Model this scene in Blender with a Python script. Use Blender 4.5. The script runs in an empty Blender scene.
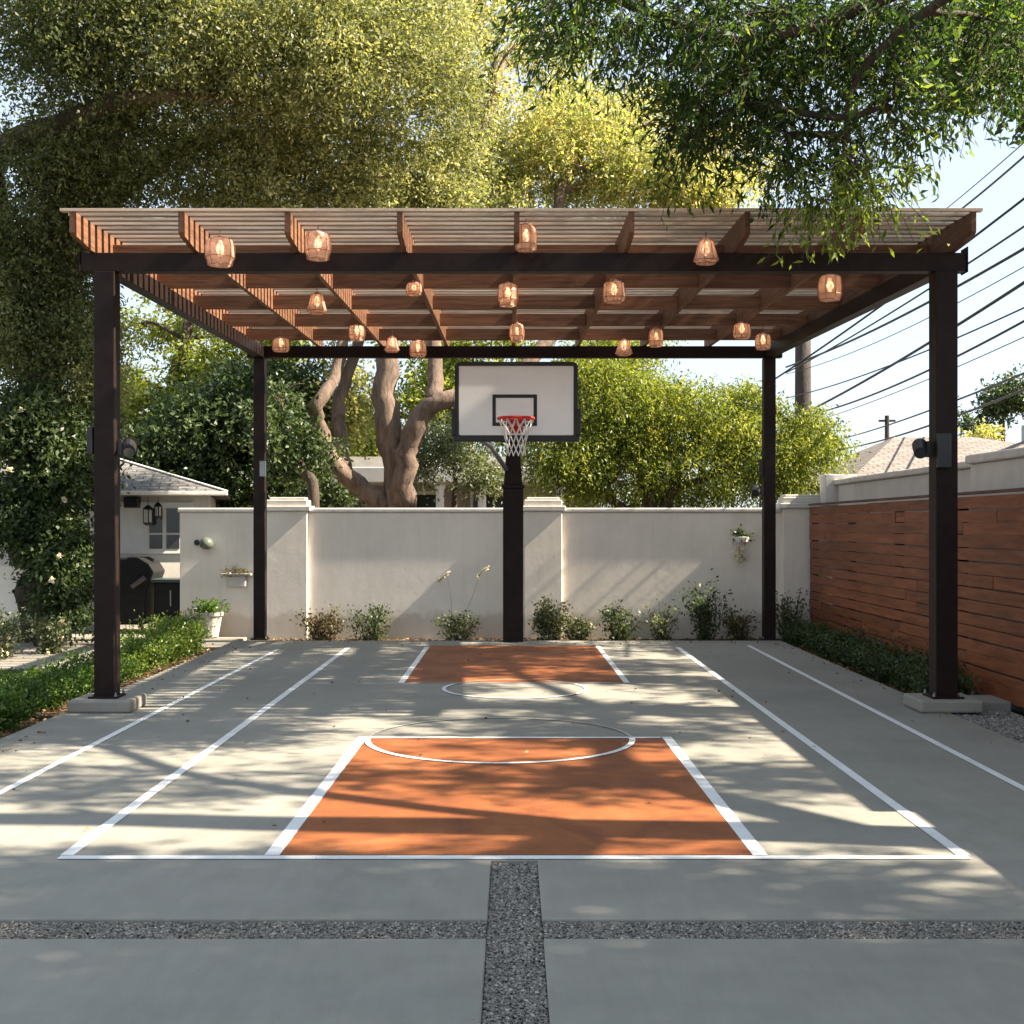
import bpy, math, random
import numpy as np
from mathutils import Vector, Matrix
random.seed(7); rng = np.random.default_rng(11)
S = bpy.context.scene; COL = S.collection
F = 1250.0; CX = 512.0; CY = 526.0; EYE = 1.6
SUN_AZ = 92.3; SUN_EL = 42.0

def at(px, py, d):
    return Vector(((px-CX)/F*d, d, EYE+(CY-py)/F*d))
def ground(px, py, z=0.0):
    d = (EYE-z)*F/(py-CY); return Vector(((px-CX)/F*d, d, z))

# ------------------------------------------------------------------ materials
def mat(name):
    m = bpy.data.materials.new(name); m.use_nodes = True
    nt = m.node_tree; b = nt.nodes['Principled BSDF']
    return m, nt, b
def N(nt, t, **kw):
    n = nt.nodes.new(t)
    for k, v in kw.items(): setattr(n, k, v)
    return n
def mixc(nt, fac, a, b, mode='MIX'):
    n = N(nt, 'ShaderNodeMix', data_type='RGBA', blend_type=mode)
    for sock, val in ((0, fac), (6, a), (7, b)):
        if hasattr(val, 'links') or hasattr(val, 'is_linked'): nt.links.new(val, n.inputs[sock])
        elif sock == 0: n.inputs[0].default_value = val
        else: n.inputs[sock].default_value = (*val, 1)
    return n.outputs[2]
def coords(nt, scale=(1, 1, 1), kind='Object'):
    tc = N(nt, 'ShaderNodeTexCoord'); mp = N(nt, 'ShaderNodeMapping')
    mp.inputs['Scale'].default_value = scale
    nt.links.new(tc.outputs[kind], mp.inputs[0]); return mp.outputs[0]
def noise(nt, vec, scale, detail=4, rough=0.55, dist=0.0):
    n = N(nt, 'ShaderNodeTexNoise'); n.inputs['Scale'].default_value = scale
    n.inputs['Detail'].default_value = detail; n.inputs['Roughness'].default_value = rough
    n.inputs['Distortion'].default_value = dist
    nt.links.new(vec, n.inputs['Vector']); return n.outputs['Fac']
def ramp(nt, fac, stops):
    r = N(nt, 'ShaderNodeValToRGB'); e = r.color_ramp.elements
    while len(e) < len(stops): e.new(0.5)
    for i, (p, c) in enumerate(stops):
        e[i].position = p; e[i].color = (*c, 1) if len(c) == 3 else c
    nt.links.new(fac, r.inputs[0]); return r.outputs[0]
def bump(nt, b, h, strength=0.2, dist=0.01, prev=None):
    n = N(nt, 'ShaderNodeBump'); n.inputs['Strength'].default_value = strength
    n.inputs['Distance'].default_value = dist
    nt.links.new(h, n.inputs['Height'])
    if prev is not None: nt.links.new(prev, n.inputs['Normal'])
    nt.links.new(n.outputs[0], b.inputs['Normal']); return n.outputs[0]
g = lambda v: (v, v, v)

def m_plain(name, col, rough=0.6, metal=0.0, var=0.15, scale=6, spec=0.5, bmp=0.0):
    m, nt, b = mat(name); v = coords(nt)
    f = noise(nt, v, scale, 5, 0.6)
    c = ramp(nt, f, [(0.3, tuple(x*(1-var) for x in col)), (0.7, tuple(min(1, x*(1+var)) for x in col))])
    nt.links.new(c, b.inputs['Base Color'])
    b.inputs['Roughness'].default_value = rough; b.inputs['Metallic'].default_value = metal
    b.inputs['Specular IOR Level'].default_value = spec
    if bmp: bump(nt, b, noise(nt, v, scale*8, 4), bmp, 0.01)
    return m

def m_concrete(name, base, tint2, paint=None, wear=0.5):
    m, nt, b = mat(name); v = coords(nt)
    big = noise(nt, v, 0.55, 5, 0.6, 0.4); med = noise(nt, v, 4.5, 6, 0.65); fine = noise(nt, v, 160, 3, 0.7)
    vs = coords(nt, (9, 1.2, 1)); streak = noise(nt, vs, 2.2, 5, 0.6)
    c = ramp(nt, big, [(0.32, tint2), (0.68, base)])
    c = mixc(nt, 0.55, c, ramp(nt, med, [(0.3, g(0.80)), (0.5, g(0.98)), (0.75, g(1.14))]), 'MULTIPLY')
    c = mixc(nt, 0.5, c, ramp(nt, fine, [(0.3, g(0.8)), (0.7, g(1.2))]), 'MULTIPLY')
    c = mixc(nt, 0.35, c, ramp(nt, streak, [(0.3, g(0.86)), (0.7, g(1.1))]), 'MULTIPLY')
    # small stains
    st = noise(nt, v, 1.7, 8, 0.75, 1.0)
    c = mixc(nt, ramp(nt, st, [(0.60, g(0)), (0.72, g(0.6))]), c, tuple(x*0.62 for x in base))
    # specks of debris
    vo = N(nt, 'ShaderNodeTexVoronoi'); vo.inputs['Scale'].default_value = 7.0; nt.links.new(v, vo.inputs['Vector'])
    sp = ramp(nt, vo.outputs['Distance'], [(0.018, g(0.8)), (0.035, g(0))])
    c = mixc(nt, sp, c, (0.10, 0.075, 0.045))
    wv = N(nt, 'ShaderNodeVectorMath', operation='ADD'); nz = N(nt, 'ShaderNodeTexNoise'); nz.inputs['Scale'].default_value = 1.1; nz.inputs['Detail'].default_value = 4; nt.links.new(v, nz.inputs['Vector'])
    nt.links.new(v, wv.inputs[0]); nt.links.new(nz.outputs['Color'], wv.inputs[1])
    cr = N(nt, 'ShaderNodeTexVoronoi', feature='DISTANCE_TO_EDGE'); cr.inputs['Scale'].default_value = 0.42; nt.links.new(wv.outputs[0], cr.inputs['Vector'])
    ck = ramp(nt, cr.outputs['Distance'], [(0.0008, g(0.12)), (0.0022, g(0))])
    ckm = mixc(nt, 1.0, ck, ramp(nt, noise(nt, v, 0.6, 3), [(0.46, g(0)), (0.56, g(1))]), 'MULTIPLY')
    c = mixc(nt, ckm, c, (0.06, 0.055, 0.05))
    nt.links.new(c, b.inputs['Base Color'])
    r = ramp(nt, med, [(0.3, g(0.72)), (0.7, g(0.92))]); nt.links.new(r, b.inputs['Roughness'])
    b.inputs['Specular IOR Level'].default_value = 0.35
    p = bump(nt, b, fine, 0.25, 0.003); bump(nt, b, med, 0.12, 0.01, p)
    return m
def m_paint(name, col, dark, under, lo=0.60, hi=0.72, amt=0.55):
    m, nt, b = mat(name); v = coords(nt)
    a = noise(nt, v, 1.6, 7, 0.68, 0.8); f = noise(nt, v, 90, 4, 0.7)
    vs = coords(nt, (1, 5, 1)); s = noise(nt, vs, 3.0, 6, 0.65, 0.3)
    c = ramp(nt, a, [(0.3, dark), (0.65, col)])
    c = mixc(nt, 0.4, c, ramp(nt, s, [(0.3, g(0.82)), (0.7, g(1.15))]), 'MULTIPLY')
    c = mixc(nt, 0.5, c, ramp(nt, f, [(0.3, g(0.85)), (0.7, g(1.12))]), 'MULTIPLY')
    mul = N(nt, 'ShaderNodeMath', operation='ADD'); nt.links.new(a, mul.inputs[0]); nt.links.new(f, mul.inputs[1])
    w = ramp(nt, mul.outputs[0], [(lo, g(0)), (hi, g(amt))])
    mul2 = N(nt, 'ShaderNodeMath', operation='MULTIPLY'); mul2.inputs[1].default_value = 0.5
    nt.links.new(mul.outputs[0], mul2.inputs[0])
    w = ramp(nt, mul2.outputs[0], [(lo, g(0)), (hi, g(amt))])
    c = mixc(nt, w, c, under)
    nt.links.new(c, b.inputs['Base Color']); b.inputs['Roughness'].default_value = 0.68
    b.inputs['Specular IOR Level'].default_value = 0.35
    bump(nt, b, f, 0.2, 0.003)
    return m
def m_wood(name, cols, axis, rough=0.6, attr=None, stretch=14, objrand=0.35, spec=0.3):
    m, nt, b = mat(name)
    sc = [stretch]*3; sc[axis] = 0.9
    v = coords(nt, tuple(sc))
    add = N(nt, 'ShaderNodeVectorMath', operation='ADD'); nt.links.new(v, add.inputs[0])
    oi = N(nt, 'ShaderNodeObjectInfo'); mu = N(nt, 'ShaderNodeMath', operation='MULTIPLY'); mu.inputs[1].default_value = 37.0
    if attr:
        at_ = N(nt, 'ShaderNodeAttribute', attribute_name=attr); rnd = at_.outputs['Fac']
    else: rnd = oi.outputs['Random']
    nt.links.new(rnd, mu.inputs[0]); nt.links.new(mu.outputs[0], add.inputs[1])
    gr = noise(nt, add.outputs[0], 2.0, 7, 0.65, 0.6)
    c = ramp(nt, gr, [(0.28, cols[0]), (0.5, cols[1]), (0.74, cols[2])])
    c = mixc(nt, objrand*2, c, ramp(nt, rnd, [(0.0, g(0.62)), (0.5, (1.0, 0.97, 0.95)), (1.0, (1.35, 1.28, 1.2))]), 'MULTIPLY')
    big = noise(nt, coords(nt), 1.1, 5, 0.6)
    c = mixc(nt, 0.45, c, ramp(nt, big, [(0.3, g(0.75)), (0.7, g(1.15))]), 'MULTIPLY')
    nt.links.new(c, b.inputs['Base Color']); b.inputs['Roughness'].default_value = rough
    b.inputs['Specular IOR Level'].default_value = spec
    bump(nt, b, gr, 0.35, 0.004)
    return m
def m_plaster(name, col):
    m, nt, b = mat(name); v = coords(nt)
    a = noise(nt, v, 1.1, 7, 0.66, 0.5); f = noise(nt, v, 55, 5, 0.7); vs = coords(nt, (7, 7, 0.7)); s = noise(nt, vs, 1.3, 5, 0.7)
    c = ramp(nt, a, [(0.3, tuple(x*0.86 for x in col)), (0.6, col)])
    c = mixc(nt, 0.35, c, ramp(nt, s, [(0.25, (0.80, 0.76, 0.70)), (0.5, g(1.0))]), 'MULTIPLY')
    sep = N(nt, 'ShaderNodeSeparateXYZ'); tc = N(nt, 'ShaderNodeNewGeometry'); nt.links.new(tc.outputs['Position'], sep.inputs[0])
    # splash dirt at the foot of the wall, ragged
    ad = N(nt, 'ShaderNodeMath', operation='ADD'); nt.links.new(sep.outputs['Z'], ad.inputs[0])
    sc_ = N(nt, 'ShaderNodeMath', operation='MULTIPLY'); sc_.inputs[1].default_value = -0.45; nt.links.new(noise(nt, v, 5, 6, 0.7), sc_.inputs[0])
    nt.links.new(sc_.outputs[0], ad.inputs[1])
    d = ramp(nt, ad.outputs[0], [(0.0, g(0.35)), (0.10, g(0.0))])
    c = mixc(nt, d, c, (0.27, 0.22, 0.17))
    nt.links.new(c, b.inputs['Base Color']); b.inputs['Roughness'].default_value = 0.88
    b.inputs['Specular IOR Level'].default_value = 0.25
    p = bump(nt, b, f, 0.3, 0.004); bump(nt, b, noise(nt, v, 7, 5), 0.15, 0.015, p)
    return m
def m_leaf(name, cols, transl=0.42, rough=0.45, spec=0.4):
    m, nt, b = mat(name)
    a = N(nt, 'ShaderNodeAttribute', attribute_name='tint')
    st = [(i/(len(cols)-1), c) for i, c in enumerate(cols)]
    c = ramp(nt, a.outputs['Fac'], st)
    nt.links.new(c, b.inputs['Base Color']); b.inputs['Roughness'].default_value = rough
    b.inputs['Specular IOR Level'].default_value = spec
    t = N(nt, 'ShaderNodeBsdfTranslucent')
    c2 = mixc(nt, 1.0, c, (1.55, 1.45, 0.75), 'MULTIPLY'); nt.links.new(c2, t.inputs[0])
    mx = N(nt, 'ShaderNodeMixShader'); mx.inputs[0].default_value = transl
    nt.links.new(b.outputs[0], mx.inputs[1]); nt.links.new(t.outputs[0], mx.inputs[2])
    nt.links.new(mx.outputs[0], nt.nodes['Material Output'].inputs[0])
    return m
def m_bark(name, c1, c2, scale=3.0):
    m, nt, b = mat(name); v = coords(nt, (1, 1, 0.35))
    a = noise(nt, v, scale, 8, 0.7, 1.2); f = noise(nt, v, scale*9, 6, 0.7)
    c = ramp(nt, a, [(0.3, c1), (0.62, c2)])
    c = mixc(nt, 0.6, c, ramp(nt, f, [(0.3, g(0.7)), (0.7, g(1.2))]), 'MULTIPLY')
    nt.links.new(c, b.inputs['Base Color']); b.inputs['Roughness'].default_value = 0.9
    p = bump(nt, b, f, 0.6, 0.03); bump(nt, b, a, 0.5, 0.06, p)
    return m
def m_soil(name):
    m, nt, b = mat(name); v = coords(nt)
    a = noise(nt, v, 2.0, 8, 0.7); f = noise(nt, v, 45, 6, 0.75)
    c = ramp(nt, f, [(0.3, (0.030, 0.020, 0.013)), (0.5, (0.075, 0.05, 0.032)), (0.72, (0.16, 0.115, 0.075))])
    c = mixc(nt, ramp(nt, a, [(0.5, g(0)), (0.75, g(0.6))]), c, (0.15, 0.11, 0.06))
    nt.links.new(c, b.inputs['Base Color']); b.inputs['Roughness'].default_value = 0.95
    bump(nt, b, f, 0.9, 0.04); return m
def m_stone(name):
    m, nt, b = mat(name)
    a = N(nt, 'ShaderNodeAttribute', attribute_name='tint')
    c = ramp(nt, a.outputs['Fac'], [(0, (0.07, 0.068, 0.065)), (0.35, (0.15, 0.142, 0.128)), (0.6, (0.215, 0.195, 0.165)), (0.88, (0.27, 0.23, 0.18)), (1, (0.44, 0.42, 0.38))])
    nt.links.new(c, b.inputs['Base Color']); b.inputs['Roughness'].default_value = 0.7
    return m
def m_gravelbed(name):
    m, nt, b = mat(name); v = coords(nt)
    vo = N(nt, 'ShaderNodeTexVoronoi'); vo.inputs['Scale'].default_value = 85; nt.links.new(v, vo.inputs['Vector'])
    sep = N(nt, 'ShaderNodeSeparateColor'); nt.links.new(vo.outputs['Color'], sep.inputs[0])
    c = ramp(nt, sep.outputs[0], [(0, (0.03, 0.03, 0.03)), (0.6, (0.10, 0.095, 0.09)), (1, (0.2, 0.18, 0.15))])
    nt.links.new(c, b.inputs['Base Color']); b.inputs['Roughness'].default_value = 0.9
    bump(nt, b, vo.outputs['Distance'], 0.8, 0.01); return m
def m_shingle(name, c1, c2, rows=9.0):
    m, nt, b = mat(name)
    v = coords(nt, kind='UV')
    br = N(nt, 'ShaderNodeTexBrick'); nt.links.new(v, br.inputs['Vector'])
    br.inputs['Scale'].default_value = 1.0; br.inputs['Brick Width'].default_value = 0.28; br.inputs['Row Height'].default_value = 0.16
    br.inputs['Mortar Size'].default_value = 0.012; br.inputs['Color1'].default_value = (*c1, 1); br.inputs['Color2'].default_value = (*c2, 1)
    br.inputs['Mortar'].default_value = (*[x*0.35 for x in c1], 1)
    f = noise(nt, coords(nt), 1.4, 7, 0.7)
    c = mixc(nt, 0.6, br.outputs['Color'], ramp(nt, f, [(0.3, g(0.72)), (0.7, g(1.2))]), 'MULTIPLY')
    nt.links.new(c, b.inputs['Base Color']); b.inputs['Roughness'].default_value = 0.9
    bump(nt, b, br.outputs['Fac'], -0.5, 0.02); return m

CONC = m_concrete('concrete', (0.272, 0.258, 0.222), (0.205, 0.200, 0.173))
CONC2 = m_concrete('old_concrete', (0.31, 0.285, 0.245), (0.23, 0.21, 0.18))
ORANGE = m_paint('orange_court_paint', (0.295, 0.092, 0.023), (0.125, 0.038, 0.014), (0.26, 0.16, 0.10), 0.54, 0.66, 0.5)
LINE = m_paint('white_line_paint', (0.74, 0.75, 0.74), (0.60, 0.61, 0.60), (0.36, 0.36, 0.34), 0.55, 0.64, 0.7)
FAINT = m_paint('worn_line_paint', (0.50, 0.49, 0.45), (0.38, 0.37, 0.33), (0.27, 0.26, 0.23), 0.44, 0.54, 0.9)
PLASTER = m_plaster('white_plaster', (0.88, 0.80, 0.70))
PLASTER2 = m_plaster('house_plaster', (0.70, 0.67, 0.62))
COPING = m_plain('coping_stone', (0.60, 0.57, 0.52), 0.85, var=0.12, bmp=0.2)
STEEL = m_plain('dark_steel_paint', (0.017, 0.0095, 0.008), 0.5, 0.0, 0.25, 9, 0.15, 0.03)
BLACK = m_plain('black_metal', (0.014, 0.013, 0.014), 0.45, 0.0, 0.2)
RAFTER = m_wood('redwood_rafter', [(0.070, 0.032, 0.018), (0.155, 0.074, 0.040), (0.235, 0.120, 0.068)], 1)
JOIST = m_wood('redwood_joist', [(0.070, 0.032, 0.018), (0.155, 0.074, 0.040), (0.235, 0.120, 0.068)], 0)
SLAT = m_wood('weathered_slat', [(0.36, 0.27, 0.20), (0.54, 0.43, 0.33), (0.70, 0.60, 0.49)], 0)
FENCE = m_wood('fence_board', [(0.085, 0.026, 0.012), (0.215, 0.070, 0.028), (0.33, 0.120, 0.050)], 1, 0.5, 'tint', 10, 0.24)
SOIL = m_soil('garden_soil'); STONE = m_stone('pebble'); GBED = m_gravelbed('gravel_base')
BOARD = m_plain('board_acrylic', (0.92, 0.91, 0.88), 0.22, 0, 0.03, 2)
RED = m_plain('red_rim_paint', (0.62, 0.025, 0.018), 0.35, 0, 0.08)
NET = m_plain('net_cord', (0.78, 0.76, 0.72), 0.8, 0, 0.08)
GREYM = m_plain('grey_galvanised', (0.30, 0.31, 0.32), 0.4, 0.6, 0.12)
WHITEP = m_plain('white_trim', (0.72, 0.71, 0.68), 0.5, 0, 0.06)
GLASS, _n, _b = mat('dark_window_glass'); _b.inputs['Base Color'].default_value = (0.025, 0.03, 0.032, 1); _b.inputs['Roughness'].default_value = 0.08
ROOFG = m_shingle('grey_shingle', (0.12, 0.115, 0.11), (0.19, 0.18, 0.17))
ROOFP = m_shingle('pink_shingle', (0.17, 0.145, 0.13), (0.235, 0.20, 0.18))
BARKP = m_bark('pale_bark', (0.055, 0.036, 0.027), (0.215, 0.15, 0.112), 5); BARKD = m_bark('dark_bark', (0.028, 0.019, 0.014), (0.085, 0.058, 0.042))
POLEW = m_bark('pole_wood', (0.03, 0.023, 0.021), (0.07, 0.055, 0.048), 5)
WIRE = m_plain('wire_rubber', (0.012, 0.012, 0.014), 0.6)
COVER = m_plain('black_cover', (0.010, 0.010, 0.011), 0.6, 0, 0.3, 4, 0.3, 0.3)
POT = m_plain('clay_pot', (0.42, 0.39, 0.34), 0.85, 0, 0.2)
LAWN = m_plain('lawn_soil', (0.075, 0.11, 0.025), 0.95, 0, 0.4, 3, 0.2, 0.5)
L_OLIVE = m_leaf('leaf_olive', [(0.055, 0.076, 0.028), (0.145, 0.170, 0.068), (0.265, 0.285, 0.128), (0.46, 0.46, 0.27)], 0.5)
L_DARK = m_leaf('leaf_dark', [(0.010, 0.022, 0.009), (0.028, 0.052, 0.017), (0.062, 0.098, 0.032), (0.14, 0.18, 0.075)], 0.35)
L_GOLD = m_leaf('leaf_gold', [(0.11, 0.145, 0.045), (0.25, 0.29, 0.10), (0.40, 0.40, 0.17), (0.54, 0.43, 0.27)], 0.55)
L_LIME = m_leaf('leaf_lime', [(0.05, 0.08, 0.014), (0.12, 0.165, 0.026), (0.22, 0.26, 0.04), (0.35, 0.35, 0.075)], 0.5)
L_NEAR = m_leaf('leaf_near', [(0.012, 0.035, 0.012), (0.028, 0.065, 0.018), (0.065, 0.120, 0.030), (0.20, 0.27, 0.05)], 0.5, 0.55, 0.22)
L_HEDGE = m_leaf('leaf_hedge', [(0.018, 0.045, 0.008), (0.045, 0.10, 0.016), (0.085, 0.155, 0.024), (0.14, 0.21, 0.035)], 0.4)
L_HEDGE_LIT = m_leaf('leaf_hedge_lit', [(0.035, 0.075, 0.012), (0.08, 0.15, 0.022), (0.15, 0.22, 0.035), (0.24, 0.30, 0.06)], 0.45)  # hedge leaf with sunlight put into its colour, for the rear shrubs
L_GREY = m_leaf('leaf_grey', [(0.035, 0.055, 0.028), (0.075, 0.10, 0.045), (0.14, 0.17, 0.08), (0.30, 0.32, 0.20)], 0.35)
L_FLOWER = m_leaf('petal', [(0.55, 0.50, 0.38), (0.70, 0.66, 0.55), (0.78, 0.76, 0.68)], 0.3)
L_GRASS = m_leaf('grass_blade', [(0.03, 0.06, 0.012), (0.07, 0.12, 0.02), (0.13, 0.18, 0.035)], 0.4)
L_DRY = m_leaf('dry_leaf', [(0.09, 0.05, 0.025), (0.20, 0.12, 0.05), (0.33, 0.22, 0.10)], 0.2)
L_RUST = m_leaf('leaf_rust', [(0.05, 0.04, 0.018), (0.10, 0.06, 0.03), (0.12, 0.13, 0.05), (0.20, 0.12, 0.06)], 0.35)

# ------------------------------------------------------------------ mesh tools
class MB:
    def __init__(s): s.v = []; s.f = []; s.t = []
    def add(s, vs, fs, tint=None):
        o = len(s.v); s.v += [tuple(v) for v in vs]; s.f += [tuple(i+o for i in f) for f in fs]
        if tint is not None: s.t += [tint]*len(fs)
        elif s.t: s.t += [0.5]*len(fs)
        return s
    def box(s, x0, x1, y0, y1, z0, z1, tint=None):
        vs = [(x, y, z) for z in (z0, z1) for y in (y0, y1) for x in (x0, x1)]
        return s.add(vs, [(0, 2, 3, 1), (4, 5, 7, 6), (0, 1, 5, 4), (2, 6, 7, 3), (0, 4, 6, 2), (1, 3, 7, 5)], tint)
    def beam(s, a, b, w, h, up=(0, 0, 1), tint=None):
        """box from a to b, centred sideways, w wide, h high (from a up)"""
        a = Vector(a); b = Vector(b); d = (b-a).normalized(); r = d.cross(Vector(up)).normalized(); u = r.cross(d).normalized()
        vs = []
        for p in (a, b):
            for (i, j) in ((-1, 0), (1, 0), (1, 1), (-1, 1)): vs.append(p+r*(i*w/2)+u*(j*h))
        return s.add(vs, [(0, 1, 2, 3), (7, 6, 5, 4), (0, 4, 5, 1), (1, 5, 6, 2), (2, 6, 7, 3), (3, 7, 4, 0)], tint)
    def tube(s, pts, rad, n=8, cap=True, wob=0.0):
        pts = [Vector(p) for p in pts]
        if not hasattr(rad, '__len__'): rad = [rad]*len(pts)
        vs = []; prev = None
        for i, p in enumerate(pts):
            d = (pts[min(i+1, len(pts)-1)]-pts[max(i-1, 0)]).normalized()
            if prev is None:
                r = d.orthogonal().normalized()
            else:
                r = (prev-d*prev.dot(d)).normalized()
            prev = r; u = d.cross(r)
            for k in range(n):
                a = 2*math.pi*k/n; rr = rad[i]*(1+wob*(random.random()-0.5))
                vs.append(p+r*(rr*math.cos(a))+u*(rr*math.sin(a)))
        fs = []
        for i in range(len(pts)-1):
            for k in range(n):
                k2 = (k+1) % n; fs.append((i*n+k, i*n+k2, (i+1)*n+k2, (i+1)*n+k))
        if cap: fs.append(tuple(reversed(range(n)))); fs.append(tuple(range((len(pts)-1)*n, len(pts)*n)))
        return s.add(vs, fs)
    def lathe(s, c, prof, n=12, cap=True, sx=1, sy=1, rot=0):
        vs = []; c = Vector(c)
        for (r, z) in prof:
            for k in range(n):
                a = 2*math.pi*k/n+rot; vs.append(c+Vector((r*math.cos(a)*sx, r*math.sin(a)*sy, z)))
        fs = [(i*n+k, i*n+(k+1) % n, (i+1)*n+(k+1) % n, (i+1)*n+k) for i in range(len(prof)-1) for k in range(n)]
        if cap: fs.append(tuple(reversed(range(n)))); fs.append(tuple(range((len(prof)-1)*n, len(prof)*n)))
        return s.add(vs, fs)
    def build(s, name, m, parent=None, smooth=False, bevel=0.0, seg=2):
        me = bpy.data.meshes.new(name); me.from_pydata(s.v, [], s.f); me.update()
        o = bpy.data.objects.new(name, me); COL.objects.link(o); me.materials.append(m)
        if s.t:
            a = me.attributes.new('tint', 'FLOAT', 'FACE'); a.data.foreach_set('value', s.t)
        if smooth: me.polygons.foreach_set('use_smooth', [True]*len(me.polygons))
        if bevel:
            b = o.modifiers.new('bevel', 'BEVEL'); b.width = bevel; b.segments = seg; b.limit_method = 'ANGLE'
        if parent:
            o.parent = parent
            if parent.parent is None and parent.type == 'EMPTY' or True:
                mw = world_of(parent); me.transform(mw.inverted())
        return o
def world_of(o):
    m = Matrix.LocRotScale(o.location, o.rotation_euler, o.scale)
    while o.parent: o = o.parent; m = Matrix.LocRotScale(o.location, o.rotation_euler, o.scale) @ m
    return m
def tag(o, label=None, cat=None, group=None, kind=None):
    if label: o['label'] = label
    if cat: o['category'] = cat
    if group: o['group'] = group
    if kind: o['kind'] = kind
    return o
def empty(name, loc, label, cat, group=None, rz=0.0):
    o = bpy.data.objects.new(name, None); COL.objects.link(o); o.location = loc; o.rotation_euler = (0, 0, rz)
    o.empty_display_size = 0.2
    return tag(o, label, cat, group)
def quads_mesh(name, V, tint, m, parent=None, nv=4):
    """V: (n*nv,3) array, one nv-gon per leaf"""
    if parent is not None:
        mw = np.array(world_of(parent).inverted()); V = V @ mw[:3, :3].T + mw[:3, 3]
    n = len(V)//nv; me = bpy.data.meshes.new(name)
    me.vertices.add(n*nv); me.vertices.foreach_set('co', np.ascontiguousarray(V, dtype=np.float32).ravel())
    me.loops.add(n*nv); me.loops.foreach_set('vertex_index', np.arange(n*nv, dtype=np.int32))
    me.polygons.add(n); me.polygons.foreach_set('loop_start', np.arange(0, n*nv, nv, dtype=np.int32))
    try: me.polygons.foreach_set('loop_total', np.full(n, nv, dtype=np.int32))
    except Exception: pass
    a = me.attributes.new('tint', 'FLOAT', 'FACE'); a.data.foreach_set('value', np.asarray(tint, dtype=np.float32))
    me.update(calc_edges=True); me.materials.append(m)
    o = bpy.data.objects.new(name, me); COL.objects.link(o)
    if parent is not None: o.parent = parent
    return o
def unit(a): return a/np.maximum(np.linalg.norm(a, axis=-1, keepdims=True), 1e-9)
def leaf_verts(p, a, L, W, fold=0.25):
    """p base (n,3), a axis (n,3) -> bent kite leaves"""
    n = len(p); r = rng.normal(size=(n, 3)); s = unit(np.cross(a, r)); nn = np.cross(s, a)
    L = np.asarray(L).reshape(-1, 1); W = np.asarray(W).reshape(-1, 1)
    m = p+a*L*0.45+nn*L*fold*0.3
    V = np.stack([p, m+s*W*0.5, p+a*L-nn*L*fold*0.25, m-s*W*0.5], axis=1)
    return V.reshape(-1, 3)
def twig_leaves(lobes, per, twig, L, ratio, droop, shell=0.55, spread=0.3, cl_tint=0.45, sub=0):
    """lobes: (centre, radii(3), number of twigs). Leaves sit along short twigs spread through the lobe."""
    P = []; A = []; T = []; tw = []
    if sub:
        nl = []
        for lb_ in lobes:
            c, r, k = lb_[:3]; bias = lb_[3] if len(lb_) > 3 else 0.0
            vol = max(5, int(k/sub)); r = np.array(r)
            for _ in range(vol):
                u = rng.normal(size=3); u /= np.linalg.norm(u); q = rng.random()**.4*.82; f = rng.uniform(.20, .42)
                nl.append((tuple(np.array(c)+u*r*q), tuple(np.maximum(r*f, .12)*np.array([1.15, 1.15, .8])), max(1, int(k/vol*(f/.31)**1.6)), bias+rng.uniform(-.14, .14)))
        lobes = nl
    for lb_ in lobes:
        c, r, k = lb_[:3]; bias = lb_[3] if len(lb_) > 3 else 0.0
        c = np.array(c); r = np.array(r); k = int(k)
        d = unit(rng.normal(size=(k, 3))); rad = (shell+(1-shell)*rng.random((k, 1)))**0.8
        rad *= 1+0.16*np.sin(d[:, :1]*7+d[:, 2:3]*9+c[0]*3)+0.10*rng.normal(size=(k, 1))
        s0 = c+d*r*rad
        dr = unit(d*0.8+rng.normal(size=(k, 3))*0.7+np.array([0, 0, -droop]))
        ct = rng.random((k, 1))
        ln = twig*(0.6+0.8*rng.random((k, 1)))
        tw.append((s0, dr, ln))
        for j in range(per):
            t = (j+rng.random((k, 1)))/per
            sag = np.array([0, 0, -1.0])*droop*0.5*(t**2)*ln
            P.append(s0+dr*ln*t+sag+rng.normal(size=(k, 3))*spread*twig*0.25)
            A.append(unit(dr*0.7+rng.normal(size=(k, 3))*0.75+np.array([0, 0, -droop*0.7])))
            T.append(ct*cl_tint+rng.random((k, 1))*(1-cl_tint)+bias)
    P = np.concatenate(P); A = np.concatenate(A); T = np.concatenate(T)[:, 0]
    n = len(P); l = L*(0.65+0.6*rng.random(n))
    return leaf_verts(P, A, l, l*ratio), np.clip(T, 0, 1), tw
def lobe(px, py, d, rx, ry, rd, k):
    c = at(px, py, d); return (tuple(c), (rx/F*d, rd, ry/F*d), k)
def limb(mb, pts, r0, r1, n=10, sub=5):
    """smooth curved limb through pts"""
    pts = [Vector(p) for p in pts]; out = []
    P = [pts[0]*2-pts[1]]+pts+[pts[-1]*2-pts[-2]]
    for i in range(1, len(P)-2):
        for k in range(sub):
            t = k/sub; a, b, c, d = P[i-1], P[i], P[i+1], P[i+2]
            out.append(0.5*((2*b)+(c-a)*t+(2*a-5*b+4*c-d)*t*t+(3*b-a-3*c+d)*t**3))
    out.append(pts[-1]); m = len(out)
    rad = [r0+(r1-r0)*(i/(m-1))**0.8 for i in range(m)]
    out = [p+Vector((random.gauss(0, 1), random.gauss(0, 1), 0))*rad[i]*0.12 for i, p in enumerate(out)]
    mb.tube(out, rad, n, wob=0.16); return out
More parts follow.
